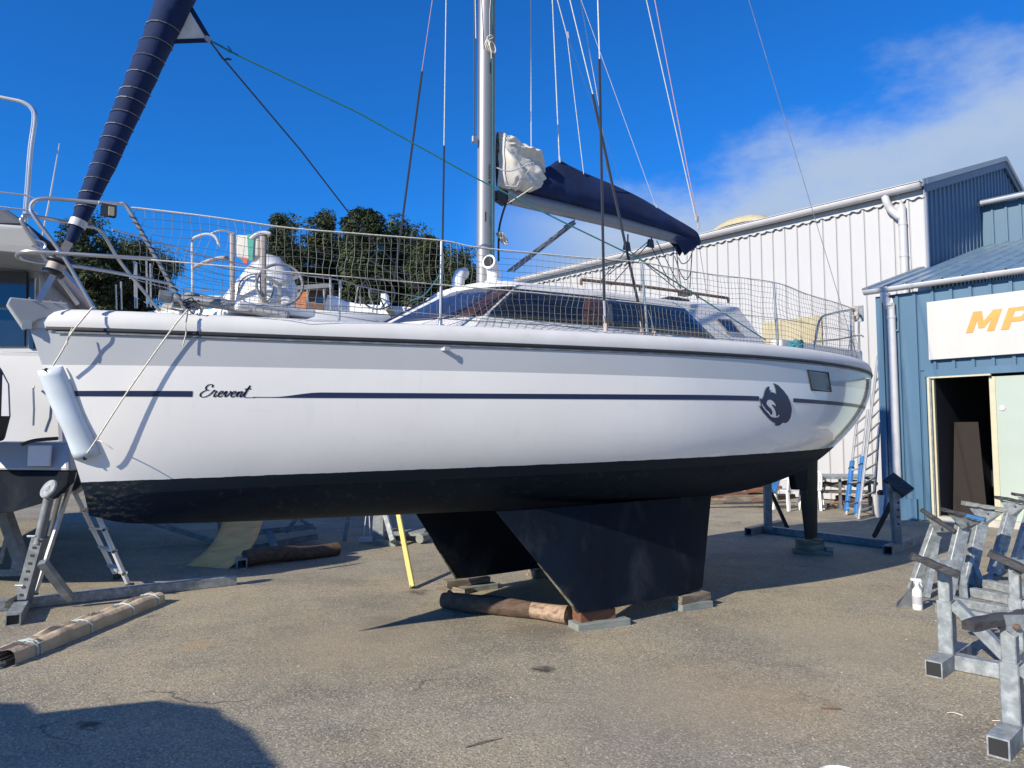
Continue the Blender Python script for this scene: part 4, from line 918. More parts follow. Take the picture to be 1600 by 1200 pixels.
# ================================================================== GALVANISED TRESTLES (right foreground)
def pad_board(a, b, w_, h_, m_, name='timber_pad'):
    mb = MB(); a = Vector(a); b = Vector(b); d_ = (b-a).normalized(); up = Vector((0, 0, 1)); r = d_.cross(up).normalized(); u = r.cross(d_); G = []
    n = 9
    for i in range(n+1):
        c = a.lerp(b, i/n); jj = lambda: rnd.uniform(-.005, .005)
        G.append([c+r*(x+jj())+u*(y+jj()) for x, y in ((-w_/2, -h_/2), (w_/2, -h_/2), (w_/2, h_/2), (w_*.1, h_/2+.004), (-w_/2, h_/2))])
    G = [q+[q[0]] for q in G]; mb.grid(G); mb.add(G[0][:5], [(0, 1, 2, 3, 4)]); mb.add(G[-1][:5], [(0, 1, 2, 3, 4)]); return mb.build(name, m_, bevel=.004)
FD = Vector((math.cos(R(43)), math.sin(R(43)), 0)); BD = Vector((math.cos(R(-46)), math.sin(R(-46)), 0))
GT = 'galvanised trestles on the right'
def trestle(c, hpost, pa, pb, lab, foot=(-.30, .34), beam=1.5, tw=.105, diag=.40):
    """c: ground point under the post; pa, pb: ends of the timber pad"""
    t = empty('trestle', c, 0, lab, 'boat trestle', GT)
    Z = Vector((0, 0, 1)); S = []
    mb = MB(); mb.hollow(c+FD*foot[0]+Z*tw*.5, c+FD*foot[1]+Z*tw*.5, tw, tw, .008); S.append(('foot_tube', mb, M['galv']))
    mb = MB(); mb.beam(c+FD*foot[0]*.985+Z*tw*.5, c+FD*(foot[0]+.03)+Z*tw*.5, tw*.84, tw*.84); S.append(('tube_bore', mb, M['black']))
    pc = c+BD*(tw*.5+.0)*0
    mb = MB(); mb.beam(pc+Z*tw, pc+Z*hpost*.62, tw, tw*.9, BD, .006); S.append(('post', mb, M['galv']))
    mb = MB(); mb.beam(pc+Z*hpost*.62, pc+Z*(hpost-.06), tw*.78, tw*.7, BD, .005); S.append(('sliding_post', mb, M['galv']))
    mb = MB(); mb.beam(c+BD*tw*.5+Z*tw*.5, c+BD*beam+Z*tw*.5, tw*.95, tw*.95, (0, 0, 1), .006); S.append(('base_beam', mb, M['galv']))
    mb = MB(); mb.beam(pc+Z*(hpost*.60)+BD*tw*.45, c+BD*diag+Z*tw*.9, tw*.8, tw*.7, (0, 0, 1), .005); S.append(('brace', mb, M['galv']))
    top_ = pc+Z*hpost
    for s in (-1, 1):
        mb = MB(); o_ = FD*s*.0+(-BD.cross(Z)*0); nrm = Vector((0, -1, 0)) if s < 0 else Vector((0, 1, 0))
        q = top_+nrm*(tw*.42); xd = Vector((1, 0, 0))
        mb.prism([q-xd*.055+Z*.0, q+xd*.055+Z*.0, q+xd*.045-Z*.08, q-Z*.115, q-xd*.045-Z*.08], nrm*.008); S.append(('head_plate', mb, M['galv']))
    mb = MB(); mb.lathe(top_-Z*.06+Vector((0, -tw*.42-.01, 0)), [(.018, 0), (.018, .016), (.008, .03)], 6, (0, -1, 0)); S.append(('pivot_bolt', mb, M['rust']))
    for zz in (.44, .60):
        mb = MB(); mb.lathe(pc+Z*(hpost*zz)-BD.cross(Z)*0+Vector((-.0, -tw*.5, 0)), [(.010, 0), (.010, .004)], 8, (0, -1, 0)); S.append(('pin_hole', mb, M['black']))
    for nm_, mb, m_ in S: keep(mb.build(nm_, m_), t)
    keep(pad_board(pa, pb, .085, .045, M['wood_black']), t); return t
c1 = gp(1482, 1043); z1 = c1.y
trestle(c1, .74, at(1424, 868, z1-.10), at(1497, 898, z1-.20), 'galvanised trestle whose whole splayed foot shows, in front of the spray bottle')
c2 = gp(1585, 1158); trestle(c2, .66, at(1512, 978, c2.y-.05), at(1625, 958, c2.y+.05), 'nearest galvanised trestle, cut off by the lower right picture edge', foot=(-.30, .30), tw=.10)
c3 = gp(1592, 1034); trestle(c3, .72, at(1545, 864, c3.y+.05), at(1625, 900, c3.y-.15), 'galvanised trestle at the right edge between the nearest one and the row behind', tw=.095)
# row of leaning stands nested behind
GS = 'leaning boat stands nested in a row on the right'
def leanstand(top_, foot, pa, pb, lab, dark=False, brace=None, beam=None, w_=.13, blue=False, padm=None, cheek=False):
    t = empty('boat_stand', Vector((foot.x, foot.y, 0)), 0, lab, 'boat stand', GS)
    mb = MB(); mb.beam(foot+Vector((0, 0, .01)), top_, .07, w_, (1, .15, 0), .006); keep(mb.build('inclined_post', M['galv']), t)
    for q in (.35, .62):
        mb = MB(); c = foot.lerp(top_, q)+Vector((.02, -.038, 0)); mb.box(c, (.04, .004, .05)); keep(mb.build('pin_slot', M['galvdark']), t)
    keep(pad_board(pa, pb, .13, .035, padm or M['wood_black']), t)
    mb = MB(); m_ = (pa+pb)/2; a = pa.lerp(pb, .08)-Vector((0, 0, .025)); b = pa.lerp(pb, .92)-Vector((0, 0, .025)); mb.prism([a+Vector((0, -.03, 0)), b+Vector((0, -.03, 0)), (m_+(top_-m_)*.6)+Vector((.04, -.03, -.10)), (m_+(top_-m_)*.6)+Vector((-.04, -.03, -.10))], (0, .008, 0)); keep(mb.build('head_bracket', M['galv']), t)
    mb = MB(); mb.lathe(m_+Vector((-.0, -.04, -.06)), [(.014, 0), (.014, .012)], 8, (0, -1, 0)); keep(mb.build('bolt', M['galvdark']), t)
    if brace: mb = MB(); mb.beam(brace[0], brace[1], .06, .05, (1, 0, 0)); keep(mb.build('brace', M['galv']), t)
    if beam: mb = MB(); mb.beam(beam[0], beam[1], .09, .085, (0, 0, 1), .005); keep(mb.build('base_beam', M['galv']), t)
    if blue: mb = MB(); mb.prism([pb.lerp(pa, .05)+Vector((0, -.067, -.018)), pa.lerp(pb, .45)+Vector((0, -.067, -.018)), pa.lerp(pb, .5)+Vector((0, -.067, .014)), pb.lerp(pa, .08)+Vector((0, -.067, .010))], (0, -.004, 0)); keep(mb.build('blue_tape', M['bluetarp']), t)
    return t
def gz(x, y, z=0): return gp(x, y, z)
def bmv(x0, y0, x1, y1): return (gp(x0, y0, .045), gp(x1, y1, .045))
f = gp(1428, 925); leanstand(at(1466, 818, f.y+.05), f, at(1440, 797, f.y-.05), at(1490, 829, f.y-.15), 'leftmost leaning stand, its dark pad sloping down right above the spray bottle', brace=(at(1462, 850, f.y), gp(1447, 935)), beam=(gp(1466, 950, .045), gp(1590, 975, .045)))
f = gp(1478, 935); leanstand(at(1506, 814, f.y+.15), f, at(1473, 796, f.y+.05), at(1537, 812, f.y-.05), 'leaning stand with a torn blue strip along its timber pad', brace=(at(1500, 868, f.y+.1), gp(1506, 935)), beam=(gp(1484, 938, .045), gp(1610, 962, .045)), blue=True)
f = gp(1512, 915); leanstand(at(1534, 812, f.y+.2), f, at(1505, 786, f.y+.2), at(1571, 797, f.y+.1), 'leaning stand behind the blue taped one, pale flaking pad above it', brace=(at(1516, 872, f.y+.1), gp(1536, 918)), beam=(gp(1520, 925, .045), gp(1620, 945, .045)), padm=M['wood_grey'])
f = gp(1552, 898); leanstand(at(1580, 800, f.y+.2), f, at(1556, 777, f.y+.2), at(1606, 786, f.y+.1), 'leaning stand in front of the green door, its slotted post in shade', brace=(at(1560, 855, f.y+.1), gp(1544, 912)), beam=(gp(1540, 912, .045), gp(1620, 928, .045)))
f = gp(1586, 886); leanstand(at(1612, 800, f.y+.2), f, at(1583, 772, f.y+.4), at(1640, 780, f.y+.3), 'rightmost leaning stand, half cut off by the picture edge')
# bracket foot beside the bottle
mb = MB(); q = gp(1402, 950); mb.prism([gp(1401, 949), gp(1428, 949), at(1427, 905, q.y), at(1421, 921, q.y), at(1402, 941, q.y)], (0, .012, 0)); mb.prism([gp(1401, 949, .0), gp(1428, 949, .0), gp(1428, 943, .0), gp(1403, 942, .0)], (0, 0, .01)); tag(mb.build('angle_bracket', M['galvdark']), 'dark folded steel foot plate on the ground left of the spray bottle', 'bracket')
# spray bottle
q = gp(1434, 952); sc = .95; bo_ = empty('spray_bottle', q, 0, 'white spray bottle with grey label standing left of the foremost trestles', 'spray bottle')
mb = MB(); mb.lathe(q, [(.040, 0), (.043, .01), (.043, .15), (.040, .175), (.018, .205), (.016, .225)], 18); keep(mb.build('bottle', M['paleplastic'], smooth=True, ang=40), bo_)
mb = MB(); mb.lathe(q+Vector((0, 0, .05)), [(.0440, 0), (.0440, .07)], 18); keep(mb.build('bottle_label', mat('grey_printed_label', (.42, .42, .45), .5), smooth=True), bo_)
mb = MB(); mb.lathe(q+Vector((0, 0, .225)), [(.020, 0), (.020, .022)], 14); mb.prism([q+Vector((-.055, -.012, .262)), q+Vector((-.05, -.012, .282)), q+Vector((.035, -.012, .278)), q+Vector((.045, -.012, .245)), q+Vector((-.01, -.012, .246))], (0, .024, 0)); mb.prism([q+Vector((.015, -.006, .25)), q+Vector((.035, -.006, .25)), q+Vector((.052, -.006, .205)), q+Vector((.042, -.006, .205))], (0, .012, 0)); keep(mb.build('trigger_head', M['paleplastic'], bevel=.003), bo_)

# ================================================================== LEFT: cradle, stepladder, bow sheet
t = empty('keel_cradle', gp(40, 965), 0, 'galvanised cradle with inclined padded post and long ground beam, far left', 'boat cradle')
def K_(name, m_=None, **k):
    return lambda mb: keep(mb.build(name, m_ or M['galvdark'], **k), t)
D0 = gp(40, 960).y
mb = MB(); mb.beam(gp(-60, 952, .05), gp(368, 906, .05), .10, .10, (0, 0, 1), .006); K_('ground_beam', M['galv'])(mb)
mb = MB(); mb.hollow(gp(20, 969, .05), gp(47, 925, .05), .11, .10, .01); K_('cross_foot', M['galv'])(mb); mb = MB(); mb.beam(gp(20.5, 968, .05), gp(23, 964, .05), .09, .08); K_('tube_bore', M['black'])(mb)
pa_, pb_ = gp(36, 940, .08), at(64, 838, D0+.1); mb = MB(); mb.beam(pa_, pb_, .11, .10, (0, -1, 0), .006); K_('inclined_post', M['galvdark'])(mb)
mb = MB(); mb.tube([at(60, 850, D0+.08), at(76, 779, D0+.1)], .042, 14); K_('sliding_tube', M['galvdark'], smooth=True)(mb)
for i in range(7):
    c = pa_.lerp(pb_, .12+.12*i)+Vector((0, -.052, 0)); mb = MB(); mb.box(c, (.035, .004, .022)); K_('pin_slot', M['black'])(mb)
mb = MB(); c = at(76, 764, D0+.05); ax = Vector((-.35, -.75, .45)).normalized(); mb.lathe(c, [(.085, -.012), (.092, 0), (.085, .012)], 24, ax); o = mb.build('round_pad', M['galv'], smooth=True, ang=40); keep(o, t)
mb = MB(); mb.lathe(c+ax*.013, [(.028, 0), (.024, .003)], 18, ax); keep(mb.build('pad_hub', M['galvdark']), t)
for (x, y) in ((50, 838), (31, 915)): mb = MB(); mb.tube([at(x-7, y, D0-.02), at(x+6, y, D0-.02)], .011, 6); K_('locking_pin', M['galv'])(mb)
mb = MB(); mb.beam(at(66, 878, D0-.02), gp(110, 936, .08), .07, .06, (0, -1, 0)); K_('brace')(mb)
mb = MB(); mb.prism([gp(6, 950, .03), at(9, 940, D0), at(25, 930, D0), gp(24, 948, .03)], (0, .02, 0)); K_('gusset_plate', M['galv'])(mb)
# stepladder
sl_ = empty('stepladder', gp(120, 935), 0, 'open aluminium stepladder standing behind the bow of the yacht', 'stepladder')
fr_ = gp(203, 919, .02); fb = gp(160, 908, .02); fl_ = gp(52, 935, .02); flb = gp(95, 905, .02)
ap = at(108, 716, fr_.y+.12); 
def rail(a, b, w_=.055, nm_='side_rail'):
    mb = MB(); mb.beam(a, b, .030, w_, (0, -1, 0), .004); keep(mb.build(nm_, M['alubrush']), sl_)
ap2 = at(84, 722, fb.y+.5)
rail(fr_, at(106, 700, fr_.y+.10)); rail(gp(183, 903, .02), at(92, 720, fr_.y+.45), .05)
rail(fl_, at(117, 738, fl_.y+.25), .05); rail(gp(60, 905, .02), at(103, 738, fl_.y+.75), .05)
for i in range(6):
    t_ = .10+.155*i; a = fr_.lerp(at(106, 700, fr_.y+.10), t_); b = gp(183, 903, .02).lerp(at(92, 720, fr_.y+.45), t_)
    mb = MB(); mb.prism([a+Vector((-.05, 0, 0)), a+Vector((.04, 0, 0)), b+Vector((.04, 0, 0)), b+Vector((-.05, 0, 0))], (0, 0, .022)); keep(mb.build('tread', M['alubrush']), sl_)
    mb = MB(); mb.lathe(a+Vector((.01, -.026, .0)), [(.016, 0), (.016, .004)], 10, (0, -1, 0)); keep(mb.build('rail_hole', M['black']), sl_)
mb = MB(); mb.beam(at(93, 774, fl_.y+.2), at(113, 768, fl_.y+.75), .04, .03); keep(mb.build('spreader_bar', M['alubrush']), sl_)
for p in (fr_, gp(183, 903, .02), fl_, gp(60, 905, .02)):
    mb = MB(); mb.box(p+Vector((0, 0, .02)), (.055, .07, .055)); keep(mb.build('rubber_foot', M['black']), sl_)
mb = MB(); mb.box(at(112, 737, fr_.y+.1), (.06, .05, .05)); keep(mb.build('hinge', M['black']), sl_)
# spare ladder lying flat by the beam
# pale sheet hung round the stem, with its lashings
def yw(p): return Matrix.Translation(BM) @ Matrix.Rotation(TH, 4, 'Z') @ p
gs = empty('stem_guard', yw(bp(65, 580, 0)), 0, 'pale bluish curved plastic sheet hung by cords over the stem of the yacht', 'protective sheet')
A0, A1 = yw(bp(68, 579, 0)), yw(bp(127, 716, 0)); ax = (A1-A0).normalized(); fwd = -BU.copy(); fwd = (fwd-ax*fwd.dot(ax)).normalized(); sdv = ax.cross(fwd)
G = []
for i in range(15):
    t = i/14; c = A0.lerp(A1, t)-fwd*.055; row = []
    for k in range(13):
        a = R(-118+236*k/12); rr = .078+.006*math.sin(t*9+k*.8)*.5; row.append(c+fwd*math.cos(a)*rr*1.15+sdv*math.sin(a)*rr+ax*(.010*math.sin(k*.6+1)))
    G.append(row)
mb = MB(); mb.grid(G); o = mb.build('curved_sheet', M['translucent'], smooth=True, solid=.006); keep(o, gs)
for sgn in (1, -1):
    for i_ in (0, 14):
        mb = MB(); c = G[i_][9 if sgn > 0 else 3]; mb.lathe(c, [(.012, -.004), (.012, .004)], 10, (c-A0.lerp(A1, i_/14)).normalized()); keep(mb.build('eyelet', M['black']), gs)
def wrope(name, pts, r, m_, par, sm_=4, n=5):
    mb = MB(); mb.tube(smoothpts(pts, sm_), r, n); return keep(mb.build(name, m_, smooth=True), par)
wrope('lashing_cord', [yw(bp(144, 481, .215)), yw(bp(128, 500, .235)), yw(bp(112, 520, .20)), yw(bp(99, 545, .16)), yw(bp(83, 571, .10))], .0055, M['rope_w'], gs)
wrope('lashing_cord', [yw(bp(113, 512, .19)), yw(bp(106, 528, .19)), yw(bp(105, 539, .18))], .004, M['rope_w'], gs)
wrope('lashing_cord', [yw(bp(293, 484, .42)), yw(bp(283, 496, .435)), yw(bp(268, 515, .405)), yw(bp(200, 611, .26)), yw(bp(150, 688, .14)), yw(bp(136, 708, .10))], .0055, M['rope_w'], gs)
wrope('lashing_cord', [yw(bp(294, 486, .42)), yw(bp(290, 510, .435)), yw(bp(291, 520, .42)), yw(bp(286, 540, .41))], .0045, M['rope_w'], gs)
wrope('lashing_cord', [yw(bp(151, 687, .14)), yw(bp(162, 692, .18)), yw(bp(177, 702, .20))], .004, M['rope_w'], gs)
# ================================================================== WAREHOUSE (white) AND SHED (blue)
WA = math.atan2(.746, -.666)
WO = Vector((9.44, 16.16, 0)); SO = Vector((7.24, 14.2, 0))
WH_ = empty('warehouse', WO, WA, 'long white clad warehouse with slate blue gable end behind the stern', 'warehouse')
def rib_panel(w_, h0, h1, nrib=1, rib=.045, dep=.035, th=.02, flip=1):
    """vertical cladding sheet in local x (width) z (height), standing proud to +y; h1 may differ from h0 (sloping head)"""
    mb = MB(); xs = [0, .012, .022, .022+rib, .032+rib, w_-.003]; ys = [0, 0, dep, dep, 0, 0]
    def hh(x): return h0+(h1-h0)*x/w_
    f = [Vector((x*flip, y, 0)) for x, y in zip(xs, ys)]; t = [Vector((x*flip, y, hh(x))) for x, y in zip(xs, ys)]
    mb.grid([f, t]); b0 = [Vector((xs[0]*flip, -th, 0)), Vector((xs[-1]*flip, -th, 0))]; b1 = [Vector((xs[0]*flip, -th, hh(xs[0]))), Vector((xs[-1]*flip, -th, hh(xs[-1])))]
    mb.grid([b0, b1]); mb.add([f[0], t[0], b1[0], b0[0]], [(0, 1, 2, 3)]); mb.add([f[-1], t[-1], b1[1], b0[1]], [(0, 1, 2, 3)]); mb.add(t+[b1[1], b1[0]], [(0, 1, 2, 3, 4, 5, 6, 7)])
    return mb
PW = .3375
p0 = rib_panel(PW, 7.17, 7.17).build('wall_panel', M['white_clad'], WH_)
for i in range(40):
    o = p0 if i == 0 else p0.copy()
    if i: COL.objects.link(o)
    o.parent = WH_; o.location = (i*PW, 0, 0.03)
mb = MB(); mb.box((6.75, -.16, 3.6), (13.46, .2, 7.1)); mb.box((13.6, -6.3, 3.6), (.15, 12.4, 7.1)); mb.box((6.75, -12.45, 3.6), (13.4, .15, 7.1)); mb.build('inner_wall', M['concrete'], WH_)
mb = MB(); mb.grid([[Vector((x, .18, 7.27)), Vector((x, -6.3, 9.48)), Vector((x, -12.7, 7.27))] for x in (-.04, 13.75)]); mb.build('roof', M['white_clad'], WH_, solid=.06)
# scalloped ends of the roof sheets under the gutter
mb = MB()
n = 240; G = []
for i in range(n+1):
    x = -.0+13.5*i/n; s = abs(((x/.25) % 1)-.5)*2; d_ = .05+.045*(1 if s > .55 else (0 if s < .3 else (s-.3)/.25))+.008*noise.noise(Vector((x*3, 0, 0)))
    G.append([Vector((x, .055, 7.20)), Vector((x, .065, 7.10-d_)), ])
mb.grid(G); mb.build('roof_sheet_edge', M['white_clad'], WH_, solid=.008)
def gutter(x0, x1, y, z, r, par, m_):
    mb = MB(); G = []; N_ = int(abs(x1-x0)/.6)+1
    for i in range(N_+1):
        x = x0+(x1-x0)*i/N_; G.append([Vector((x, y+r*math.cos(a), z+r*math.sin(a))) for a in [math.pi+math.pi*k/12 for k in range(13)]])
    mb.grid(G); mb.add(G[0], [tuple(range(13))]); mb.add(G[-1], [tuple(range(13))]); o = mb.build('gutter', m_, par, smooth=True, ang=50, solid=.008)
    x = min(x0, x1)+.5
    while x < max(x0, x1):
        b = MB(); b.grid([[Vector((x+dx, y+(r+.008)*math.cos(a), z+(r+.008)*math.sin(a))) for a in [math.pi+math.pi*k/12 for k in range(13)]] for dx in (-.02, .02)]); b.build('gutter_clip', m_, o, solid=.006); x += 1.25
    return o
gutter(.02, 13.7, .21, 7.30, .125, WH_, M['pvc'])
mb = MB(); mb.box((6.86, .19, 7.325), (13.7, .30, .016)); mb.build('eaves_flashing', M['white_clad'], WH_)
mb = MB(); mb.tube(smoothpts([(.80, .21, 7.18), (.76, .21, 7.02), (.70, .16, 6.86), (.52, .13, 6.62), (.47, .12, 6.45), (.47, .12, .1)], 5), .085, 14)
dp_ = mb.build('downpipe', M['pvc'], WH_, smooth=True)
for z in (6.45, 5.7, 4.2): mb = MB(); mb.lathe((.47, .12, z), [(.095, 0), (.095, .05)], 14); mb.build('pipe_collar', M['pvc'], dp_, smooth=True, ang=40)
mb = MB(); mb.box((-.015, .03, 3.62), (.05, .05, 7.15)); mb.build('corner_trim', M['white_clad'], WH_)
# gable end: sheets with sloping heads
gt = empty('gable_wall', (0, 0, 0), 0); gt.parent = WH_
GW = .30
for i in range(42):
    y0, y1 = -GW*i, -GW*(i+1)
    def ht(y): return 7.16+.341*(6.3-abs(-y-6.3))
    mb = rib_panel(GW, ht(y0), ht(y1), rib=.05, dep=.03); o = mb.build('gable_panel', M['blue_dark'], gt); o.rotation_euler = (0, 0, R(-90)); o.scale = (1, -1, 1) if False else (1, 1, 1); o.location = (0, y0, .03)
    # sheet faces local +y -> world gable normal is local -x : rotate so that +y -> -x
    o.rotation_euler = (0, 0, R(90)); o.location = (0, y1, .03)
    for v in o.data.vertices:      # mirror the head slope for the reversed run
        pass
    me = o.data
    for v in me.vertices:
        x_ = v.co.x; frac = x_/GW; yv = y1+x_; tgt = ht(yv)
        if v.co.z > 1: v.co.z = tgt
mb = MB(); mb.beam((-.06, .20, 7.16), (-.06, -6.3, 9.36), .05, .17, (0, 0, 1)); mb.beam((-.06, -6.3, 9.36), (-.06, -12.8, 7.16), .05, .17, (0, 0, 1)); mb.build('verge_trim', M['blue_dark'], gt)
mb = MB(); mb.beam((-.07, .22, 7.32), (-.07, -6.3, 9.54), .10, .13, (0, 0, 1)); mb.beam((-.07, -6.3, 9.54), (-.07, -12.8, 7.32), .10, .13, (0, 0, 1)); mb.build('verge_flashing', M['white_clad'], WH_)
mb = MB(); G = []
for i in range(9):
    a = math.pi*i/8; G.append([Vector((5.3+.86*math.cos(a)*(1 if j in (1, 2) else .97), -.75-.28*j*.8, 7.62+.30*math.sin(a)*(1 if j in (1, 2) else .35)+.05*j)) for j in range(4)])
mb.grid(G); mb.build('skylight_dome', M['beige'], WH_, smooth=True, solid=.02); mb = MB(); mb.box((5.3, -.70, 7.60), (1.85, .04, .10)); mb.build('skylight_kerb', M['white_clad'], WH_)
for i in range(3):
    mb = MB(); mb.box((2.46+.27+.54*i, .055, 3.8), (.53, .02, 1.6)); mb.build('beige_panel', M['beige'], WH_)
# ---- shed
SH = empty('blue_shed', SO, WA, 'blue clad shed with white sign and half open green sliding door', 'shed')
def sx(t): return -t
def facade(t0, t1, z0, z1, name='wall_panel'):
    mb = rib_panel(t1-t0, z1-z0, z1-z0, rib=.05, dep=.035); o = mb.build(name, M['blue_clad'], SH); o.location = (-t1, 0, z0); return o
T0 = .115
for i in range(18):
    a, b = T0+.3125*i, T0+.3125*(i+1)
    if b <= .78: facade(a, b, .02, 4.34)
    else: facade(a, b, 2.82, 4.34)
facade(.7425, .86, .02, 2.80)
mb = MB(); mb.box((-.055, .01, 2.17), (.115, .075, 4.32)); mb.build('corner_trim', M['blue_clad'], SH)
mb = MB(); mb.box((-3.2, .012, 2.755), (4.75, .07, .13)); mb.build('door_header', M['blue_clad'], SH)
mb = MB(); mb.box((-.44, .05, .20), (.36, .10, .40)); mb.build('base_flashing', M['blue_clad'], SH)
mb = MB(); mb.box((0.02, -3.9, 2.2), (.05, 7.7, 4.3)); mb.build('side_wall', M['blue_clad'], SH)
gutter(.17, -6.2, .16, 4.46, .085, SH, M['pvc'])
mb = MB(); mb.tube(smoothpts([(-.20, .16, 4.38), (-.21, .16, 4.28), (-.25, .15, 4.18), (-.29, .12, 4.04), (-.30, .11, 3.9), (-.30, .11, .48)], 5), .075, 14)
dp_ = mb.build('downpipe', M['pvc'], SH, smooth=True)
for z, r_ in ((4.30, .085), (4.10, .086), (3.86, .086)): mb = MB(); mb.lathe((-.22 if z > 4.2 else (-.27 if z > 4 else -.30), .15 if z > 4 else .11, z), [(r_, 0), (r_, .05)], 14); mb.build('pipe_collar', M['pvc'], dp_, smooth=True, ang=40)
mb = MB(); mb.box((-.30, .08, 3.62), (.21, .02, .02)); mb.build('pipe_bracket', M['galv'], dp_)
# roof: sheet with raised seams
RZ = lambda y: 4.50+.295*(.10-y)
for i in range(19):
    x = .14-.333*i; mb = MB()
    prof_ = [(0, 0), (.02, .03), (.05, .03), (.07, 0), (.33, 0)]
    mb.grid([[Vector((x-a, y, RZ(y)+b)) for a, b in prof_] for y in (.16, -7.05)]); mb.build('roof_panel', M['blue_roof'], SH, solid=.01)
mb = MB(); mb.beam((.15, .17, RZ(.17)+.01), (.15, -7.1, RZ(-7.1)+.01), .12, .05); mb.build('verge_flashing', M['galvdark'], SH)
# clerestory box against the roof, its own little gutter
for i in range(18):
    mb = rib_panel(.31, 1.1, 1.1, rib=.05, dep=.035); o = mb.build('upper_panel', M['blue_clad'], SH); o.location = (-.31*(i+1), -7.0, 6.55)
gutter(.22, -5.6, -6.78, 7.72, .09, SH, M['pvc']); mb = MB(); mb.grid([[Vector((x, -6.7, 7.74)), Vector((x, -9.4, 8.5))] for x in (.15, -5.8)]); mb.build('upper_roof', M['blue_roof'], SH, solid=.03)
# doorway
mb = MB(); mb.box((-.895, .02, 1.35), (.045, .12, 2.66)); mb.box((-.955, -.03, 1.35), (.03, .10, 2.66)); mb.box((-1.4, .03, 2.672), (1.0, .08, .03)); mb.build('door_frame', M['cream'], SH)
mb = MB(); mb.box((-.925, .0, 1.35), (.028, .16, 2.64)); mb.build('frame_channel', M['galvdark'], SH)
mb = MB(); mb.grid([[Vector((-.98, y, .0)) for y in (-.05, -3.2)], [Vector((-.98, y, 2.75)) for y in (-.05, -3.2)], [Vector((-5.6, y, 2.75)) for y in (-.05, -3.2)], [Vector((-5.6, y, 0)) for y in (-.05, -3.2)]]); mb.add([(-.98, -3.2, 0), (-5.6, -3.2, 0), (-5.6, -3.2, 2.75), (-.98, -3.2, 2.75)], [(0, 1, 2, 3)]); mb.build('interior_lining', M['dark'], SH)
mb = MB(); mb.box((-3.0, -.07, 1.34), (2.28, .05, 2.60)); dr_ = mb.build('sliding_door', M['green_door'], SH); mb = MB(); mb.box((-1.895, -.04, 1.34), (.09, .035, 2.60)); mb.build('door_stile', M['cream'], dr_)
mb = MB(); mb.tube([(-2.03, -.04, 2.08), (-2.03, -.03, 2.08)], .05, 16); mb.build('door_window', M['pvc'], dr_)
mb = MB(); mb.box((-3.0, .02, .06), (4.0, .24, .12)); mb.build('concrete_sill', M['concrete'], SH)
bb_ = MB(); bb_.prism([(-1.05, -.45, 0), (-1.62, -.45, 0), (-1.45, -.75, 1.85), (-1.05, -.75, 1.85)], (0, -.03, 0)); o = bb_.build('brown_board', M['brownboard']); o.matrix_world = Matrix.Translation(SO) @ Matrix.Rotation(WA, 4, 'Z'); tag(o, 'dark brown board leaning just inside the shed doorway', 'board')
# sign
sgn = empty('shop_sign', SO, WA, 'large white sign board with orange italic letters on the blue shed', 'sign')
mb = MB(); mb.box((-2.93, .075, 3.545), (4.0, .06, 1.09)); mb.build('sign_board', M['sign'], sgn, bevel=.006)
ML_ = [(0, 0), (0, 1), (.30, 1), (.50, .50), (.70, 1), (1.0, 1), (1.0, 0), (.75, 0), (.75, .60), (.60, .18), (.40, .18), (.25, .60), (.25, 0)]
PL_ = [(0, 0), (0, 1), (.62, 1), (.82, .88), (.86, .68), (.80, .46), (.62, .34), (.27, .34), (.27, 0)]
for ch, poly, x0, ww in (('M', ML_, -1.56, .44), ('P', PL_, -2.10, .44)):
    mb = MB(); mb.prism([Vector((x0-(u+.30*v)*ww, .107, 3.44+v*.37)) for u, v in poly], (0, .008, 0)); mb.build('sign_letter', M['orange'], sgn, 'orange slanted letter '+ch)
mb = MB(); mb.prism([Vector((-2.10-(u+.30*v)*.44, .1155, 3.44+v*.37)) for u, v in [(.27, .54), (.27, .80), (.55, .80), (.60, .67), (.53, .54)]], (0, .002, 0)); mb.build('letter_counter', M['sign'], sgn)

# ================================================================== STERN CRADLE, CHAIRS, LADDERS, CLUTTER BY THE WALL
t = empty('stern_cradle', gp(1300, 848), 0, 'dark galvanised cradle frame on the ground under the stern, with two upright posts', 'boat cradle')
def K2(mb, name, m_=None, **k): return keep(mb.build(name, m_ or M['galvdark'], **k), t)
a, b = gp(1190, 826, .06), gp(1402, 852, .06)
mb = MB(); mb.beam(a, b, .11, .11, (0, 0, 1), .006); K2(mb, 'cross_beam')
mb = MB(); mb.hollow(gp(1169, 831, .06), gp(1222, 818, .06), .12, .12, .012); K2(mb, 'foot_beam'); mb = MB(); mb.hollow(gp(1387, 860, .06), gp(1434, 842, .06), .12, .12, .012); K2(mb, 'foot_beam')
lp0 = gp(1200, 826, .1); mb = MB(); mb.beam(lp0, at(1199, 752, lp0.y), .11, .10, (0, -1, 0), .006); K2(mb, 'left_post')
rp0 = gp(1402, 850, .1); mb = MB(); mb.beam(rp0, at(1397, 768, rp0.y), .10, .10, (0, -1, 0), .006); K2(mb, 'right_post')
mb = MB(); mb.beam(at(1388, 745, rp0.y+.1), at(1420, 770, rp0.y-.1), .20, .05, (0, -1, .5)); K2(mb, 'timber_pad', M['wood_black'])
mb = MB(); mb.prism([at(1388, 756, rp0.y), at(1403, 756, rp0.y), at(1404, 775, rp0.y), at(1390, 778, rp0.y)], (0, .05, 0)); K2(mb, 'pad_bracket')
mb = MB(); mb.beam(at(1205, 770, lp0.y+.1), gp(1230, 824, .05), .05, .05, (0, -1, 0)); K2(mb, 'brace', M['black'])
mb = MB(); mb.beam(at(1393, 785, rp0.y+.1), gp(1366, 838, .05), .05, .05, (0, -1, 0)); K2(mb, 'brace', M['black'])
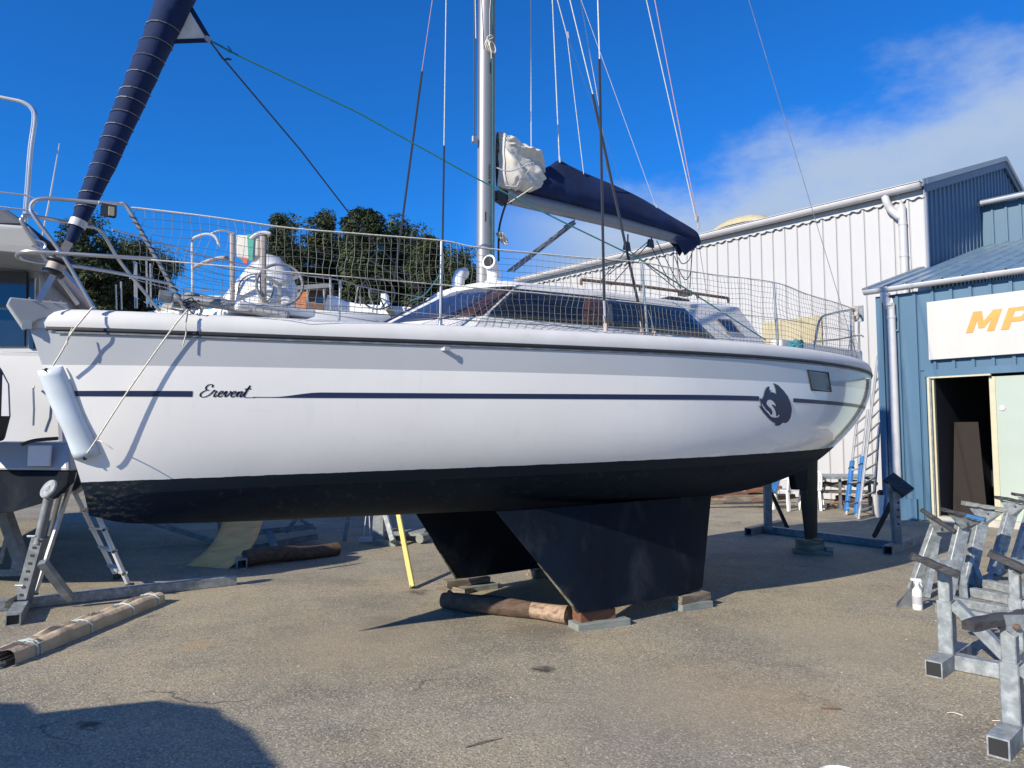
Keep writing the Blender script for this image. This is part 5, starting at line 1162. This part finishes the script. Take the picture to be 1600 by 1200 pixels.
for i in range(4): mb = MB(); mb.box(at(1400.5, 785+i*11, rp0.y)+Vector((0, -.052, 0)), (.03, .004, .03)); K2(mb, 'pin_slot', M['black'])
mb = MB(); mb.box(gp(1418, 850, .07)+Vector((0, -.0, 0)), (.16, .005, .03), R(25)); K2(mb, 'red_marking', mat('faded_red', (.3, .12, .12)))
def chair(c, yaw, lab):
    r = empty('plastic_chair', c, yaw, lab, 'chair', 'white plastic chairs by the wall'); m_ = M['paleplastic']
    for sx_ in (-1, 1):
        mb = MB(); mb.beam((sx_*.22, -.20, 0), (sx_*.19, -.15, .42), .05, .05, (0, 1, 0)); mb.build('leg', m_, r)
        mb = MB(); mb.beam((sx_*.22, .22, 0), (sx_*.19, .17, .42), .05, .05, (0, 1, 0)); mb.build('leg', m_, r)
        mb = MB(); mb.tube(smoothpts([(sx_*.24, -.20, .42), (sx_*.27, -.22, .60), (sx_*.27, -.10, .65), (sx_*.27, .15, .66), (sx_*.23, .24, .70)], 4), .022, 8); mb.build('armrest', m_, r, smooth=True)
    mb = MB(); mb.grid([[(x*.22, y*.22, .43-.015*(1-x*x)*(1-y*y)) for x in (-1, -.5, 0, .5, 1)] for y in (-1, -.5, 0, .5, 1)]); mb.build('seat', m_, r, smooth=True, solid=.02)
    bk_ = empty('backrest', (0, 0, 0)); bk_.parent = r
    for i in range(7):
        x = -.18+.06*i; mb = MB(); mb.beam((x, .21, .44), (x*1.15, .29, .80), .035, .012, (0, 1, 0)); mb.build('back_slat', m_, bk_)
    mb = MB(); mb.tube(smoothpts([(-.23, .22, .44), (-.25, .29, .76), (-.15, .31, .84), (0, .315, .86), (.15, .31, .84), (.25, .29, .76), (.23, .22, .44)], 4), .022, 8); mb.build('back_frame', m_, bk_, smooth=True); return r
chair(gp(1232, 797), R(205), 'white plastic chair left of the rudder, mostly hidden behind it'); chair(gp(1268, 796), R(150), 'white plastic chair right of the rudder')
def ladder(l0, l1, r0, r1, n, lab, tw=.03, tl=.07, pad=False, D1=None):
    r = empty('ladder', (l0+r0)/2, 0, lab, 'ladder', 'aluminium ladders leaning on the white wall')
    for a, b in ((l0, l1), (r0, r1)):
        mb = MB(); mb.beam(a, b, tw, tl, (0, -1, 0), .004); keep(mb.build('side_rail', M['alubrush']), r)
        if pad: mb = MB(); mb.beam(a+(b-a)*.04, a+(b-a)*.55, tw+.035, tl+.035, (0, -1, 0), .01); keep(mb.build('blue_padding', M['bluetarp']), r)
        if pad:
            for q in (.12, .3, .47): mb = MB(); mb.beam(a+(b-a)*q, a+(b-a)*(q+.012), tw+.045, tl+.045, (0, -1, 0)); keep(mb.build('tie_band', M['black']), r)
    for i in range(n):
        q = (i+.6)/n; mb = MB(); mb.beam(l0.lerp(l1, q), r0.lerp(r1, q), .03, .03); keep(mb.build('rung', M['alubrush']), r)
    return r
f1 = gp(1322, 805); f2 = gp(1337, 810)
ladder(f1, at(1339, 655, f1.y+.75), f2, at(1356, 640, f2.y+.75), 8, 'aluminium ladder with blue padding tied round its lower rails', pad=True)
f1 = gp(1341, 812); f2 = gp(1364, 805)
ladder(f1, at(1372, 555, f1.y+1.3), f2, at(1383, 532, f2.y+1.3), 13, 'taller bare aluminium ladder right of the blue padded one')
bn = empty('workbench', gp(1320, 800), 0, 'grey topped bench loaded with junk against the white wall', 'bench')
D_ = 15.6; mb = MB(); mb.prism([at(1272, 744, D_), at(1366, 745, D_), at(1364, 740.5, D_+.5), at(1272, 740, D_+.5)], (0, 0, -.06)); keep(mb.build('bench_top', M['galv']), bn)
for x in (1276, 1312, 1358): mb = MB(); mb.beam(at(x, 746, D_+.1), Vector((at(x, 746, D_+.1).x, D_+.1, 0)), .05, .05, (0, 1, 0)); keep(mb.build('leg', M['galvdark']), bn)
mb = MB(); mb.prism([at(1274, 768, D_+.05), at(1360, 770, D_+.05), at(1360, 766, D_+.5), at(1274, 765, D_+.5)], (0, 0, -.03)); keep(mb.build('lower_shelf', M['wood_old']), bn)
rnd = random.Random(21)
JM = [M['rust'], M['wood_old'], M['galvdark'], M['black'], M['wood_red'], M['concrete']]
def junk(x, y, D, L_, r, m_, lab, cat, yaw):
    c = at(x, y, D); mb = MB(); d_ = Vector((math.cos(yaw), math.sin(yaw), rnd.uniform(-.1, .1))); n_ = 7
    mb.tube([c+d_*(i/(n_-1)-.5)*L_+Vector((0, 0, .03*math.sin(i*1.7))) for i in range(n_)], [r*(.7+.5*rnd.random()) for i in range(n_)], 6); return tag(mb.build('scrap', m_), lab, cat, 'scrap piled on and under the bench')
for i in range(9):
    on = i % 2; x = rnd.uniform(1284, 1350); junk(x, 756 if on else rnd.uniform(776, 792), D_+.25, rnd.uniform(.3, .9), rnd.uniform(.03, .07), JM[i % 6], 'indistinct dark scrap piece on or under the bench by the wall', 'scrap', rnd.uniform(-.6, .6))
bk2 = empty('bucket', gp(1379, 808), 0, 'tall white plastic tub beside the corner of the blue shed', 'tub')
c = gp(1379, 808); mb = MB(); mb.lathe(c, [(.13, 0), (.17, .42), (.18, .44), (.16, .44), (.12, .05)], 20); keep(mb.build('tub', M['paleplastic'], smooth=True, ang=40), bk2)
mb = MB(); mb.lathe(c+Vector((-.02, 0, .44)), [(.06, -.05), (.07, .05), (.03, .09)], 10); tag(mb.build('tool_handle', M['black']), 'black tool head sticking out of the white tub', 'tool')
mb = MB(); c = gp(1389, 804, .06); mb.lathe(c, [(.02, -.06), (.055, -.03), (.06, 0), (.05, .04), (.01, .06)], 12); tag(mb.build('buoy', M['paleplastic'], smooth=True), 'small white ball on the ground next to the white tub', 'ball')
# heaps left of the rudder far away
GP_ = 'timber heaped far away left of the rudder'
for i, (x, y, D, L_, m_) in enumerate(((1135, 776, 17, 2.2, M['wood_red']), (1165, 771, 17.2, 1.5, M['rust']), (1180, 778, 16.2, 1.4, M['wood_old']), (1150, 783, 16, 1.8, M['wood_old']), (1196, 768, 16.8, .8, M['wood_red']), (1212, 783, 15.8, .9, M['rust']))):
    c = at(x, y, D); c.z = max(.05, c.z); mb = MB(); mb.beam(c-Vector((L_/2, -.1*i+.3, 0)), c+Vector((L_/2, .1, .02*i)), .16, .09, (0, 0, 1), .01); tag(mb.build('old_plank', m_), ('long reddish plank', 'thin rust brown plank', 'short grey brown plank', 'lowest and nearest greyish plank', 'stubby red brown plank', 'small rusty plank')[i]+' in the distant heap left of the rudder', 'plank', GP_)
mb = MB(); mb.prism([at(1196, 748, 15.5), at(1222, 745, 15.5), at(1216, 762, 15.5), at(1212, 771, 15.5), at(1205, 760, 15.5)], (0, .25, 0)); tag(mb.build('blue_tarpaulin', M['bluetarp'], bevel=.03), 'blue tarpaulin corner hanging left of the rudder', 'tarpaulin')
bx_ = MB(); a, b = at(1105, 772, 19), at(1190, 771, 18); bx_.beam(Vector((a.x, a.y, .35)), Vector((b.x, b.y, .35)), 1.0, .12, (0, 0, 1), .03); [bx_.beam(Vector((q.x, q.y, 0)), Vector((q.x, q.y, .3)), .1, .1, (0, 1, 0)) for q in (a, b)]; tag(bx_.build('hull_shade_slab', M['rust']), 'low dark slab added in place of far hull shade between keels and rudder', 'shade slab')  # slab added as the dark strip of the far hull's shade

# ================================================================== BACKGROUND UNDER THE HULL
def post(name, p0, p1, w_, m_, par, h_=None): mb = MB(); mb.beam(p0, p1, w_, h_ or w_, (0, -1, 0), .004); return keep(mb.build(name, m_), par)
cr2 = empty('empty_cradle', gp(400, 862), 0, 'dark low cradle frame in shadow behind the bent plywood sheet', 'boat cradle')
for (a, b, w_) in (((225, 812), (348, 850), .07), ((398, 856), (495, 838), .09), ((395, 832), (492, 822), .08), ((345, 812), (352, 852), .09), ((420, 830), (432, 862), .08), ((470, 812), (494, 826), .05), ((447, 832), (466, 806), .05)):
    DD = 9.3; p0, p1 = at(a[0], a[1], gp(a[0], max(a[1], 848)).y), at(b[0], b[1], gp(b[0], max(b[1], 848)).y)
    post('frame_bar', p0, p1, w_, M['galvdark'], cr2)
mb = MB(); mb.hollow(gp(378, 882, .06), gp(372, 862, .06), .12, .12, .012); keep(mb.build('cross_foot', M['galv']), cr2)
mb = MB(); a, b = gp(382, 873, .10), gp(528, 857, .09); mb.tube(smoothpts([a, a.lerp(b, .3)+Vector((0, 0, .02)), a.lerp(b, .7)-Vector((0, 0, .015)), b], 5), [.10]*8+[.085]*8, 14); tag(mb.build('dark_log', M['bark'], smooth=True), 'long dark log in shadow behind the bent plywood sheet', 'log')
s3 = empty('far_prop', gp(600, 848), 0, 'grey boat prop with diagonal leg on a block, seen left of the yellow timber', 'boat prop')
c = gp(595, 846, .0); post('upright', gp(592, 846, .02), at(592, 790, gp(592, 846).y), .16, M['galvdark'], s3); post('diagonal_leg', at(598, 790, c.y-.1), gp(614, 846, .08), .07, M['galv'], s3); post('diagonal_leg', at(548, 795, c.y-.1), gp(538, 846, .03), .06, M['galvdark'], s3)
c = gp(604, 852); block('timber_block', c, .36, .14, .07, R(-20), M['wood_grey'], 'pale block under the foot of the distant grey prop', 'timber block')
mb = MB(); p = [gp(600, 836, .10), gp(662, 838, .10), gp(668, 828, .10), gp(606, 826, .10)]; mb.prism(p, (0, 0, .05)); [mb.tube([q-Vector((.05, .1, .02)), q+Vector((.05, .1, -.02))], .07, 10) for q in p[:2]]; tag(mb.build('roller_board', M['wood_grey'], kind=None), 'low grey board on rollers just right of the distant prop', 'roller board')
mb = MB(); q = gp(572, 849); mb.box(q+Vector((0, 0, .06)), (.20, .1, .06)); mb.beam(q+Vector((-.04, 0, .08)), q+Vector((0, .05, .6)), .012, .012, (0, 1, 0)); mb.beam(q+Vector((.06, 0, .08)), q+Vector((.02, .05, .6)), .012, .012, (0, 1, 0)); tag(mb.build('hanging_bracket', M['pvc']), 'small white foot on thin rods left of the distant prop', 'bracket')
# ================================================================== MOTOR CRUISER AT THE LEFT EDGE
D0 = 7.0
MC = empty('motor_cruiser', at(-60, 800, 9), 0, 'white motor cruiser with navy bottom and cabin, cut off by the left edge', 'motor boat')
def K3(mb, name, m_, par=None, **k): return keep(mb.build(name, m_, **k), par or MC)
sec = [(-480, 735), (-420, 780), (-190, 815), (20, 800), (78, 783), (104, 758), (108, 737)]
away = Vector((-2.6, 6.2, 0))
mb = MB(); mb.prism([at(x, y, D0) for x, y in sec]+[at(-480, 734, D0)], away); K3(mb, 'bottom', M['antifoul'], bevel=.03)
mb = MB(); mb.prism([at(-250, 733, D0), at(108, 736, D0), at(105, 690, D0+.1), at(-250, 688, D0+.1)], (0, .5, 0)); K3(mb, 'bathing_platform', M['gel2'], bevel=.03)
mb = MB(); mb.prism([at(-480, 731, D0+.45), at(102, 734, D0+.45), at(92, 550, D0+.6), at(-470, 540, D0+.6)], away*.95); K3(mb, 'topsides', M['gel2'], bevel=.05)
mb = MB(); mb.box(at(62, 712, D0-.012), (.22, .03, .20)); K3(mb, 'platform_locker', M['gelmatt'], bevel=.01)
mb = MB(); mb.tube(smoothpts([at(35, 694, D0+.02), at(55, 688, D0-.02), at(90, 685, D0-.02)], 4), .018, 8); K3(mb, 'rubber_fender', M['black'], smooth=True)
mb = MB(); mb.tube([at(52, 610, D0+.42), at(53, 640, D0+.41), at(52, 665, D0+.42)], .011, 8); mb.tube([at(52, 608, D0+.42), at(53, 604, D0+.5)], .011, 8); K3(mb, 'grab_handle', M['ss'], smooth=True)
DC = 8.0
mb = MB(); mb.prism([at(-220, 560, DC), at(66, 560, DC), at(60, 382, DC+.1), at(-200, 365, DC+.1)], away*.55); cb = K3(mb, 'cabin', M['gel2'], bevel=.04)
mb = MB(); mb.prism([at(-60, 478, DC-.005), at(41, 478, DC-.005), at(41, 424, DC+.01), at(-60, 420, DC+.01)], (0, .03, 0)); mb.prism([at(-60, 541, DC-.02), at(38, 541, DC-.02), at(38, 484, DC-.01), at(-60, 484, DC-.01)], (0, .03, 0)); K3(mb, 'cabin_window', M['glass_dark'], cb, kind=None)
mb = MB(); mb.prism([at(45, 545, DC-.02), at(52, 545, DC-.02), at(54, 434, DC), at(47, 434, DC)], (0, .03, 0)); K3(mb, 'side_glass', M['glass_dark'], cb)
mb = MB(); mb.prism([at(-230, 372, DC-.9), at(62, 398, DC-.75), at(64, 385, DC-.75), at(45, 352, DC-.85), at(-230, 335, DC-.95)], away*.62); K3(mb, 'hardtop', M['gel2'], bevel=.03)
mb = MB(); mb.prism([at(-200, 300, DC-.6), at(10, 326, DC-.6), at(44, 350, DC-.7), at(-200, 345, DC-.7)], (-.6, 2, 0)); K3(mb, 'folded_canopy', M['canvasgrey'], bevel=.05)
for dx, dd in ((0, 0), (3.0, .05)):
    mb = MB(); mb.tube(smoothpts([at(-120+dx, 128, DC), at(0+dx, 152, DC), at(35+dx, 160, DC), at(50+dx, 172, DC), at(52+dx, 190, DC), at(46+dx, 235, DC), at(41+dx, 300, DC), at(37+dx, 350, DC)], 5), .019, 10); K3(mb, 'radar_arch', M['ss'], smooth=True)
for y0, y1 in ((299, 312), (322, 334)): mb = MB(); mb.tube([at(-80, y0-8, DC-.3), at(40, y0+6, DC-.3), at(58, y1, DC-.3)], .010, 6); K3(mb, 'guard_wire', M['ss'], smooth=True)
mb = MB(); mb.tube([at(93, 224, DC+.6), at(78, 310, DC+.6), at(69, 355, DC+.6), at(62, 400, DC+.6)], [.005, .010, .011, .012], 6); K3(mb, 'aerial', M['pvc'], smooth=True)
mb = MB(); mb.prism([at(-60, 690, D0-.1), at(10, 690, D0-.1), at(20, 650, D0-.1), at(18, 600, D0-.1), at(4, 572, D0-.1), at(-60, 560, D0-.1)], (0, -.35, 0)); ob = K3(mb, 'outboard_motor', M['black'], bevel=.04)
mb = MB(); mb.prism([at(2, 650, D0-.47), at(14, 650, D0-.47), at(12, 600, D0-.47), at(4, 585, D0-.47)], (0, .01, 0)); K3(mb, 'cowl_decal', M['pvc'], ob)
s4 = empty('cruiser_stand', gp(20, 895), 0, 'dark steel stand with crossed legs below the motor cruiser', 'boat stand')
for a, b, w_ in (((6, 798), (38, 890), .12), ((30, 850), (22, 895), .06), ((12, 840), (2, 880), .05), ((-20, 895), (50, 893), .08)):
    D9 = 8.2; post('frame_bar', at(a[0], a[1], D9), at(b[0], min(b[1], 897), D9), w_, M['galvdark'], s4)
# ================================================================== BOATS STANDING BEHIND (tops seen over the deck)
B2 = empty('laid_up_sailboat', at(330, 700, 10.5), 0, 'white sailing boat on stands behind the foredeck, with rails, dodger and wheel', 'sailing boat')
def K4(mb, name, m_, par=None, **k): return keep(mb.build(name, m_, **k), par or B2)
D4 = 10.2
mb = MB(); hullp = [(-6.2, 10.9), (-5.0, 9.8), (-3.2, 9.5), (-1.9, 9.9), (-1.3, 10.8), (-2.2, 11.9), (-5.0, 12.2)]
def ringz(z, s): cx, cy = -3.6, 10.9; return [Vector((cx+(x-cx)*s, cy+(y-cy)*s, z)) for x, y in hullp]
mb.grid([r+[r[0]] for r in (ringz(1.55, .45), ringz(1.8, .8), ringz(2.5, .95), ringz(3.22, 1.0), ringz(3.30, .98), ringz(3.32, .90))]); mb.add(ringz(3.32, .90), [tuple(range(7))]); K4(mb, 'hull', M['gel'], smooth=True, ang=40)
mb = MB(); mb.add([at(243, 488, 9.9), at(262, 474, 9.9), at(300, 465, 10.2), at(345, 466, 10.4), at(300, 492, 10)], [(0, 1, 2, 3, 4)]); K4(mb, 'folded_sail', M['sail'], solid=.12)
mb = MB(); G = []
prof_ = [(338, 488, 340, 488), (352, 468, 345, 488), (372, 440, 352, 489), (392, 412, 362, 489), (414, 397, 380, 490), (436, 402, 400, 490), (455, 424, 430, 491), (464, 455, 450, 492), (460, 490, 458, 492)]
for (x0, y0, x1, y1) in prof_:
    a = at(x0, y0, D4+.35); b = at(x1, y1, D4-.15); G.append([a.lerp(b, q)+Vector((0, -.18*math.sin(math.pi*q), 0)) for q in [i/6 for i in range(7)]])
mb.grid(G); K4(mb, 'spray_dodger', M['gel'], smooth=True, solid=.02)
def wheel(cx, cy, rx, D, par, r=.016, sp=3, m_=None, tilt=0):
    c = at(cx, cy, D); R_ = rx/1130*D; wv_ = empty('steering_wheel', (0, 0, 0)); keep(wv_, par)
    mb = MB(); ax_ = Vector((.25, -1, .18)).normalized(); x = ax_.cross(Vector((0, 0, 1))).normalized(); y = x.cross(ax_)
    mb.tube([c+(x*math.cos(a)+y*math.sin(a))*R_ for a in [2*math.pi*i/28 for i in range(29)]], r, 8); keep(mb.build('wheel_rim', m_ or M['galvdark'], smooth=True), wv_)
    for k in range(sp):
        a = 2*math.pi*k/sp+.5236+tilt; mb = MB(); mb.beam(c, c+(x*math.cos(a)+y*math.sin(a))*R_, .05 if r > .015 else .02, .012, ax_); keep(mb.build('spoke', m_ or M['galvdark']), wv_)
wheel(437, 445, 35, D4-.6, B2, .020, 3, None)
wheel(400, 452, 26, D4-.5, B2, .010, 3, None, 1)
def wtube(pts, r, name, m_, par, n=8, sm_=4): mb = MB(); mb.tube(smoothpts(pts, sm_) if sm_ else pts, r, n); return keep(mb.build(name, m_, smooth=True), par)
D5 = 9.6
wtube([at(301, 492, D5), at(301, 420, D5), at(301, 378, D5), at(310, 369, D5), at(325, 366, D5), at(337, 371, D5), at(343, 385, D5)], .020, 'foam_wrapped_rail', M['pvc'], B2)
wtube([at(302, 418, D5), at(325, 408, D5), at(345, 403, D5), at(362, 404, D5)], .026, 'foam_wrapped_rail', M['pinkgrey'], B2)
wtube([at(328, 366, D5), at(345, 360, D5), at(365, 364, D5)], .012, 'rail', M['ss'], B2)
wtube([at(363, 366, D5), at(363, 420, D5), at(363, 470, D5)], .034, 'foam_wrapped_post', M['pinkgrey'], B2); wtube([at(411, 370, D5), at(411, 420, D5), at(411, 474, D5)], .045, 'foam_wrapped_post', M['pinkgrey'], B2)
wtube([at(392, 374, D5), at(402, 366, D5), at(415, 364, D5), at(422, 366, D5)], .030, 'foam_wrapped_rail', M['pvc'], B2)
mb = MB(); mb.prism([at(367, 366, D5), at(405, 368, D5), at(404, 398, D5), at(396, 407, D5), at(368, 402, D5)], (0, .12, 0)); K4(mb, 'white_bag', M['sail'], bevel=.03)
mb = MB(); mb.prism([at(386, 366, D5-.02), at(397, 366, D5-.02), at(395, 408, D5-.02), at(388, 406, D5-.02)], (0, .02, 0)); K4(mb, 'green_mesh', mat('green_mesh_bag', (.05, .30, .24), .7))
mb = MB(); mb.prism([at(377, 402, D5-.03), at(387, 404, D5-.03), at(386, 413, D5-.03), at(381, 412, D5-.03)], (0, .02, 0)); K4(mb, 'red_tag', mat('red_tag', (.55, .08, .04), .6))
for (x, y0, y1) in ((181, 445, 484), (189, 440, 484), (210, 408, 482), (213, 410, 482), (229, 408, 480), (235, 412, 480)): wtube([at(x, y0, 9.3), at(x+1, y1, 9.3)], .012, 'rail_post', M['ss'], B2, 8, 0)
# B3: white boat with wheel pedestal further right
B3 = empty('white_cruiser', at(580, 700, 11), 0, 'white boat with black steering wheel and pedestal behind the middle of the yacht', 'motor boat')
D6 = 10.5
mb = MB(); mb.prism([at(511, 640, D6), at(690, 640, D6), at(690, 490, D6), at(640, 479, D6), at(560, 474, D6), at(540, 470, D6), at(527, 463, D6), at(511, 460, D6)], (-.6, 2.2, 0)); keep(mb.build('hull', M['gel'], bevel=.03), B3)
mb = MB(); mb.prism([at(592, 500, D6-.3), at(612, 500, D6-.3), at(603, 456, D6-.2), at(595, 456, D6-.2)], (0, .2, 0)); keep(mb.build('pedestal', M['gel'], bevel=.02), B3)
wheel(590, 458, 27, D6-.35, B3, .012, 5, M['black']); wheel(617, 430, 46, D6-.1, B3, .006, 2, M['black'])
for pts in ([(555, 475), (558, 455), (560, 448)], [(563, 478), (563, 452)], [(577, 452), (577, 462), (583, 476)]): wtube([at(x, y, D6-.2) for x, y in pts], .010, 'windscreen_frame', M['ss'], B3, 6, 0)
for (x, y0, y1) in ((480, 450, 492), (506, 452, 490), (516, 434, 490)): wtube([at(x, y0, 9.9), at(x+1, y1, 9.9)], .013, 'rail_post', M['ss'], B3, 8, 0)
mb = MB(); a, b = at(606, 482, D6-.4), at(616, 495, D6-.4); mb.beam(a, b, .08, .05, (0, -1, 0)); keep(mb.build('engine_control', M['black']), B3)
wtube([at(640, 470, 9.8), at(662, 462, 9.8), at(680, 440, 9.8), at(690, 425, 9.8)], .010, 'coiled_sheet', M['rope_t'], B3, 6)
# house with orange gable, far behind
D7 = 42.; HS = empty('house', at(470, 690, D7), 0, 'distant brick brown house with an orange rendered side behind the boats', 'house')
def K5(mb, name, m_, **k): return keep(mb.build(name, m_, **k), HS)
mb = MB(); a, b = at(442, 456, D7), at(479, 456, D7); mb.prism([Vector((a.x, D7, 0)), Vector((b.x, D7, 0)), b, a], (0, 6, 0)); K5(mb, 'orange_wall', M['orangewall'])
mb = MB(); a, b = at(480, 450, D7-.5), at(516, 450, D7-.5); mb.prism([Vector((a.x, D7-.5, 0)), Vector((b.x, D7-.5, 0)), b, a], (0, 6, 0)); K5(mb, 'brown_wall', M['brownwall'])
mb = MB(); mb.box(at(499, 468, D7-.55), (.45, .1, .35)); wi = K5(mb, 'window', M['glass_dark'])
mb = MB(); mb.beam(at(455, 452, D7-.9), at(520, 447, D7-.9), .6, .25); K5(mb, 'roof', M['slate'])
# ================================================================== UNSEEN SHADOW CASTER OUT OF FRAME (added and shaped to throw the shadow at lower left)
pts = [(-60, 1090), (0, 1098), (45, 1099), (62, 1114), (180, 1101), (250, 1094), (345, 1107), (352, 1118), (392, 1140), (440, 1200)]
kz = 1/math.tan(SUN_EL); lo = []
for (x, y) in pts:
    g_ = gp(x, y); z = 2.15; lo.append(g_-Vector((math.cos(SUN_AZ), math.sin(SUN_AZ), 0))*kz*z+Vector((0, 0, z)))
mb = MB(); back = Vector((-2.0, -1.6, 0)); loop = lo+[lo[-1]+back, lo[0]+Vector((-1.2, -1.0, 0))]
mb.prism([p-Vector((0, 0, 1.25)) for p in loop], (0, 0, 1.25)); nbt = empty('shadow_caster', (-5, .5, 0), 0, 'unseen hull-like block added outside the left picture edge to cast the bottom left shadow', 'shadow caster'); keep(mb.build('hull', M['gel']), nbt)  # added caster, outline projected back from the shadow it throws
mb = MB(); [mb.beam((-4.9+q, .2-q*.6, 0), (-4.9+q, .2-q*.6, 1.0), .15, .15, (0, 1, 0)) for q in (-.4,)]; keep(mb.build('caster_post', M['galvdark']), nbt)
# ================================================================== PINES
leafm = mat('pine_needles', (.034, .054, .022), .75, var=.5, vscale=.9, col2=(.080, .098, .034), c2scale=.5, c2lo=.45, c2hi=.65)
barkm = mat('pine_bark', (.07, .05, .04), .9, var=.3)
def pine(x0, x1, ytop, ybot, D, seed, lab, fill=1.0, lean=0):
    rn = random.Random(seed); a, b = at(x0, ytop, D), at(x1, ybot, D); cx = (a.x+b.x)/2; w_ = (b.x-a.x)/2; zt_ = a.z; zb2 = max(1.0, b.z)
    t_ = empty('pine_tree', (cx, D, 0), 0, lab, 'pine tree', 'pines beyond the boatyard')
    mb = MB(); top_ = Vector((cx+lean, D, zt_-1.0)); mb.tube(smoothpts([Vector((cx, D, 0)), Vector((cx+.3, D, zt_*.4)), top_], 5), [.35*(1-.07*i) for i in range(11)], 8)
    clumps = []
    nC = int(135*fill)
    for i in range(nC):
        for _ in range(30):
            u, v, q = rn.uniform(-1, 1), rn.uniform(-1, 1), rn.random()
            env = (1-abs(q*1.25-.25)**2.2)**.5 if q < .98 else .25
            lob = .78+.34*noise.noise(Vector((u*1.6, q*3.0, seed*1.3)))
            if u*u+v*v < (env*lob)**2 and (u*u+v*v) > (.25*env)**2: break
        c = Vector((cx+u*w_*1.02, D+v*w_*.8, zb2+(zt_-zb2)*q)); clumps.append((c, rn.uniform(.35, 1.0)))
    for c, r in clumps[::4]:
        s = Vector((cx+.2, D, c.z-.8-.3*rn.random())); mb.tube([s, s.lerp(c, .6)+Vector((0, 0, .1)), c], [.10, .06, .03], 5)
    keep(mb.build('trunk', barkm, smooth=True), t_)
    V = []; F = []
    for c, r in clumps:
        for k in range(230):
            d_ = Vector((rn.gauss(0, 1), rn.gauss(0, 1), rn.gauss(0, 1))).normalized(); rr = r*(.45+.6*rn.random()**.6); p = c+Vector((d_.x*rr, d_.y*rr, d_.z*rr*.62+.1))
            s = rn.uniform(.07, .16); n_ = (d_+Vector((rn.uniform(-.7, .7), rn.uniform(-.7, .7), rn.uniform(-.2, .9)))).normalized(); x = n_.cross(Vector((rn.random(), rn.random(), rn.random()))).normalized(); y = n_.cross(x)
            o_ = len(V); V += [p-x*s*.5, p+x*s*.5, p+y*s*1.5+d_*s*.8]; F.append((o_, o_+1, o_+2))
    me = bpy.data.meshes.new('crown'); me.from_pydata(V, [], F); me.materials.append(leafm); o = bpy.data.objects.new('crown', me); COL.objects.link(o); keep(o, t_); return t_
pine(60, 205, 338, 520, 46, 1, 'leftmost pine, showing between the furled sail and the bow pulpit', 1.1)
pine(150, 290, 376, 520, 50, 2, 'low pine just behind the after leg of the bow pulpit')
pine(480, 580, 345, 520, 55, 21, 'bushy pine joining the two tallest pines behind the foredeck')
pine(600, 700, 372, 520, 57, 22, 'lower dense pine behind the group, just left of the mast stanchion')
pine(402, 470, 362, 510, 54, 23, 'lower leftmost pine of the group behind the foredeck rails', .8)
pine(405, 482, 330, 500, 48, 3, 'tall dark pine left in the group behind the foredeck rails', .9)
pine(455, 545, 334, 520, 52, 4, 'slightly lower pine between the two tallest ones behind the foredeck', .9)
pine(528, 610, 318, 500, 46, 5, 'highest pine of the group, left of the black shroud cover')
pine(585, 668, 332, 515, 49, 6, 'broad pine crown directly behind the black shroud cover')
pine(628, 700, 343, 515, 47, 7, 'pine whose right edge touches the stanchion left of the mast', .9)
pine(690, 722, 386, 505, 55, 8, 'small pointed pine just left of the mast, the left of two', .5)
pine(716, 748, 392, 505, 56, 9, 'small pointed pine right up against the mast', .5)
pine(455, 640, 415, 545, 60, 10, 'low bushy pine filling the gap under the tall group', 1.2)
pine(0, 70, 400, 540, 60, 12, 'dark pine mostly hidden by the motor cruiser at the left edge', .6)
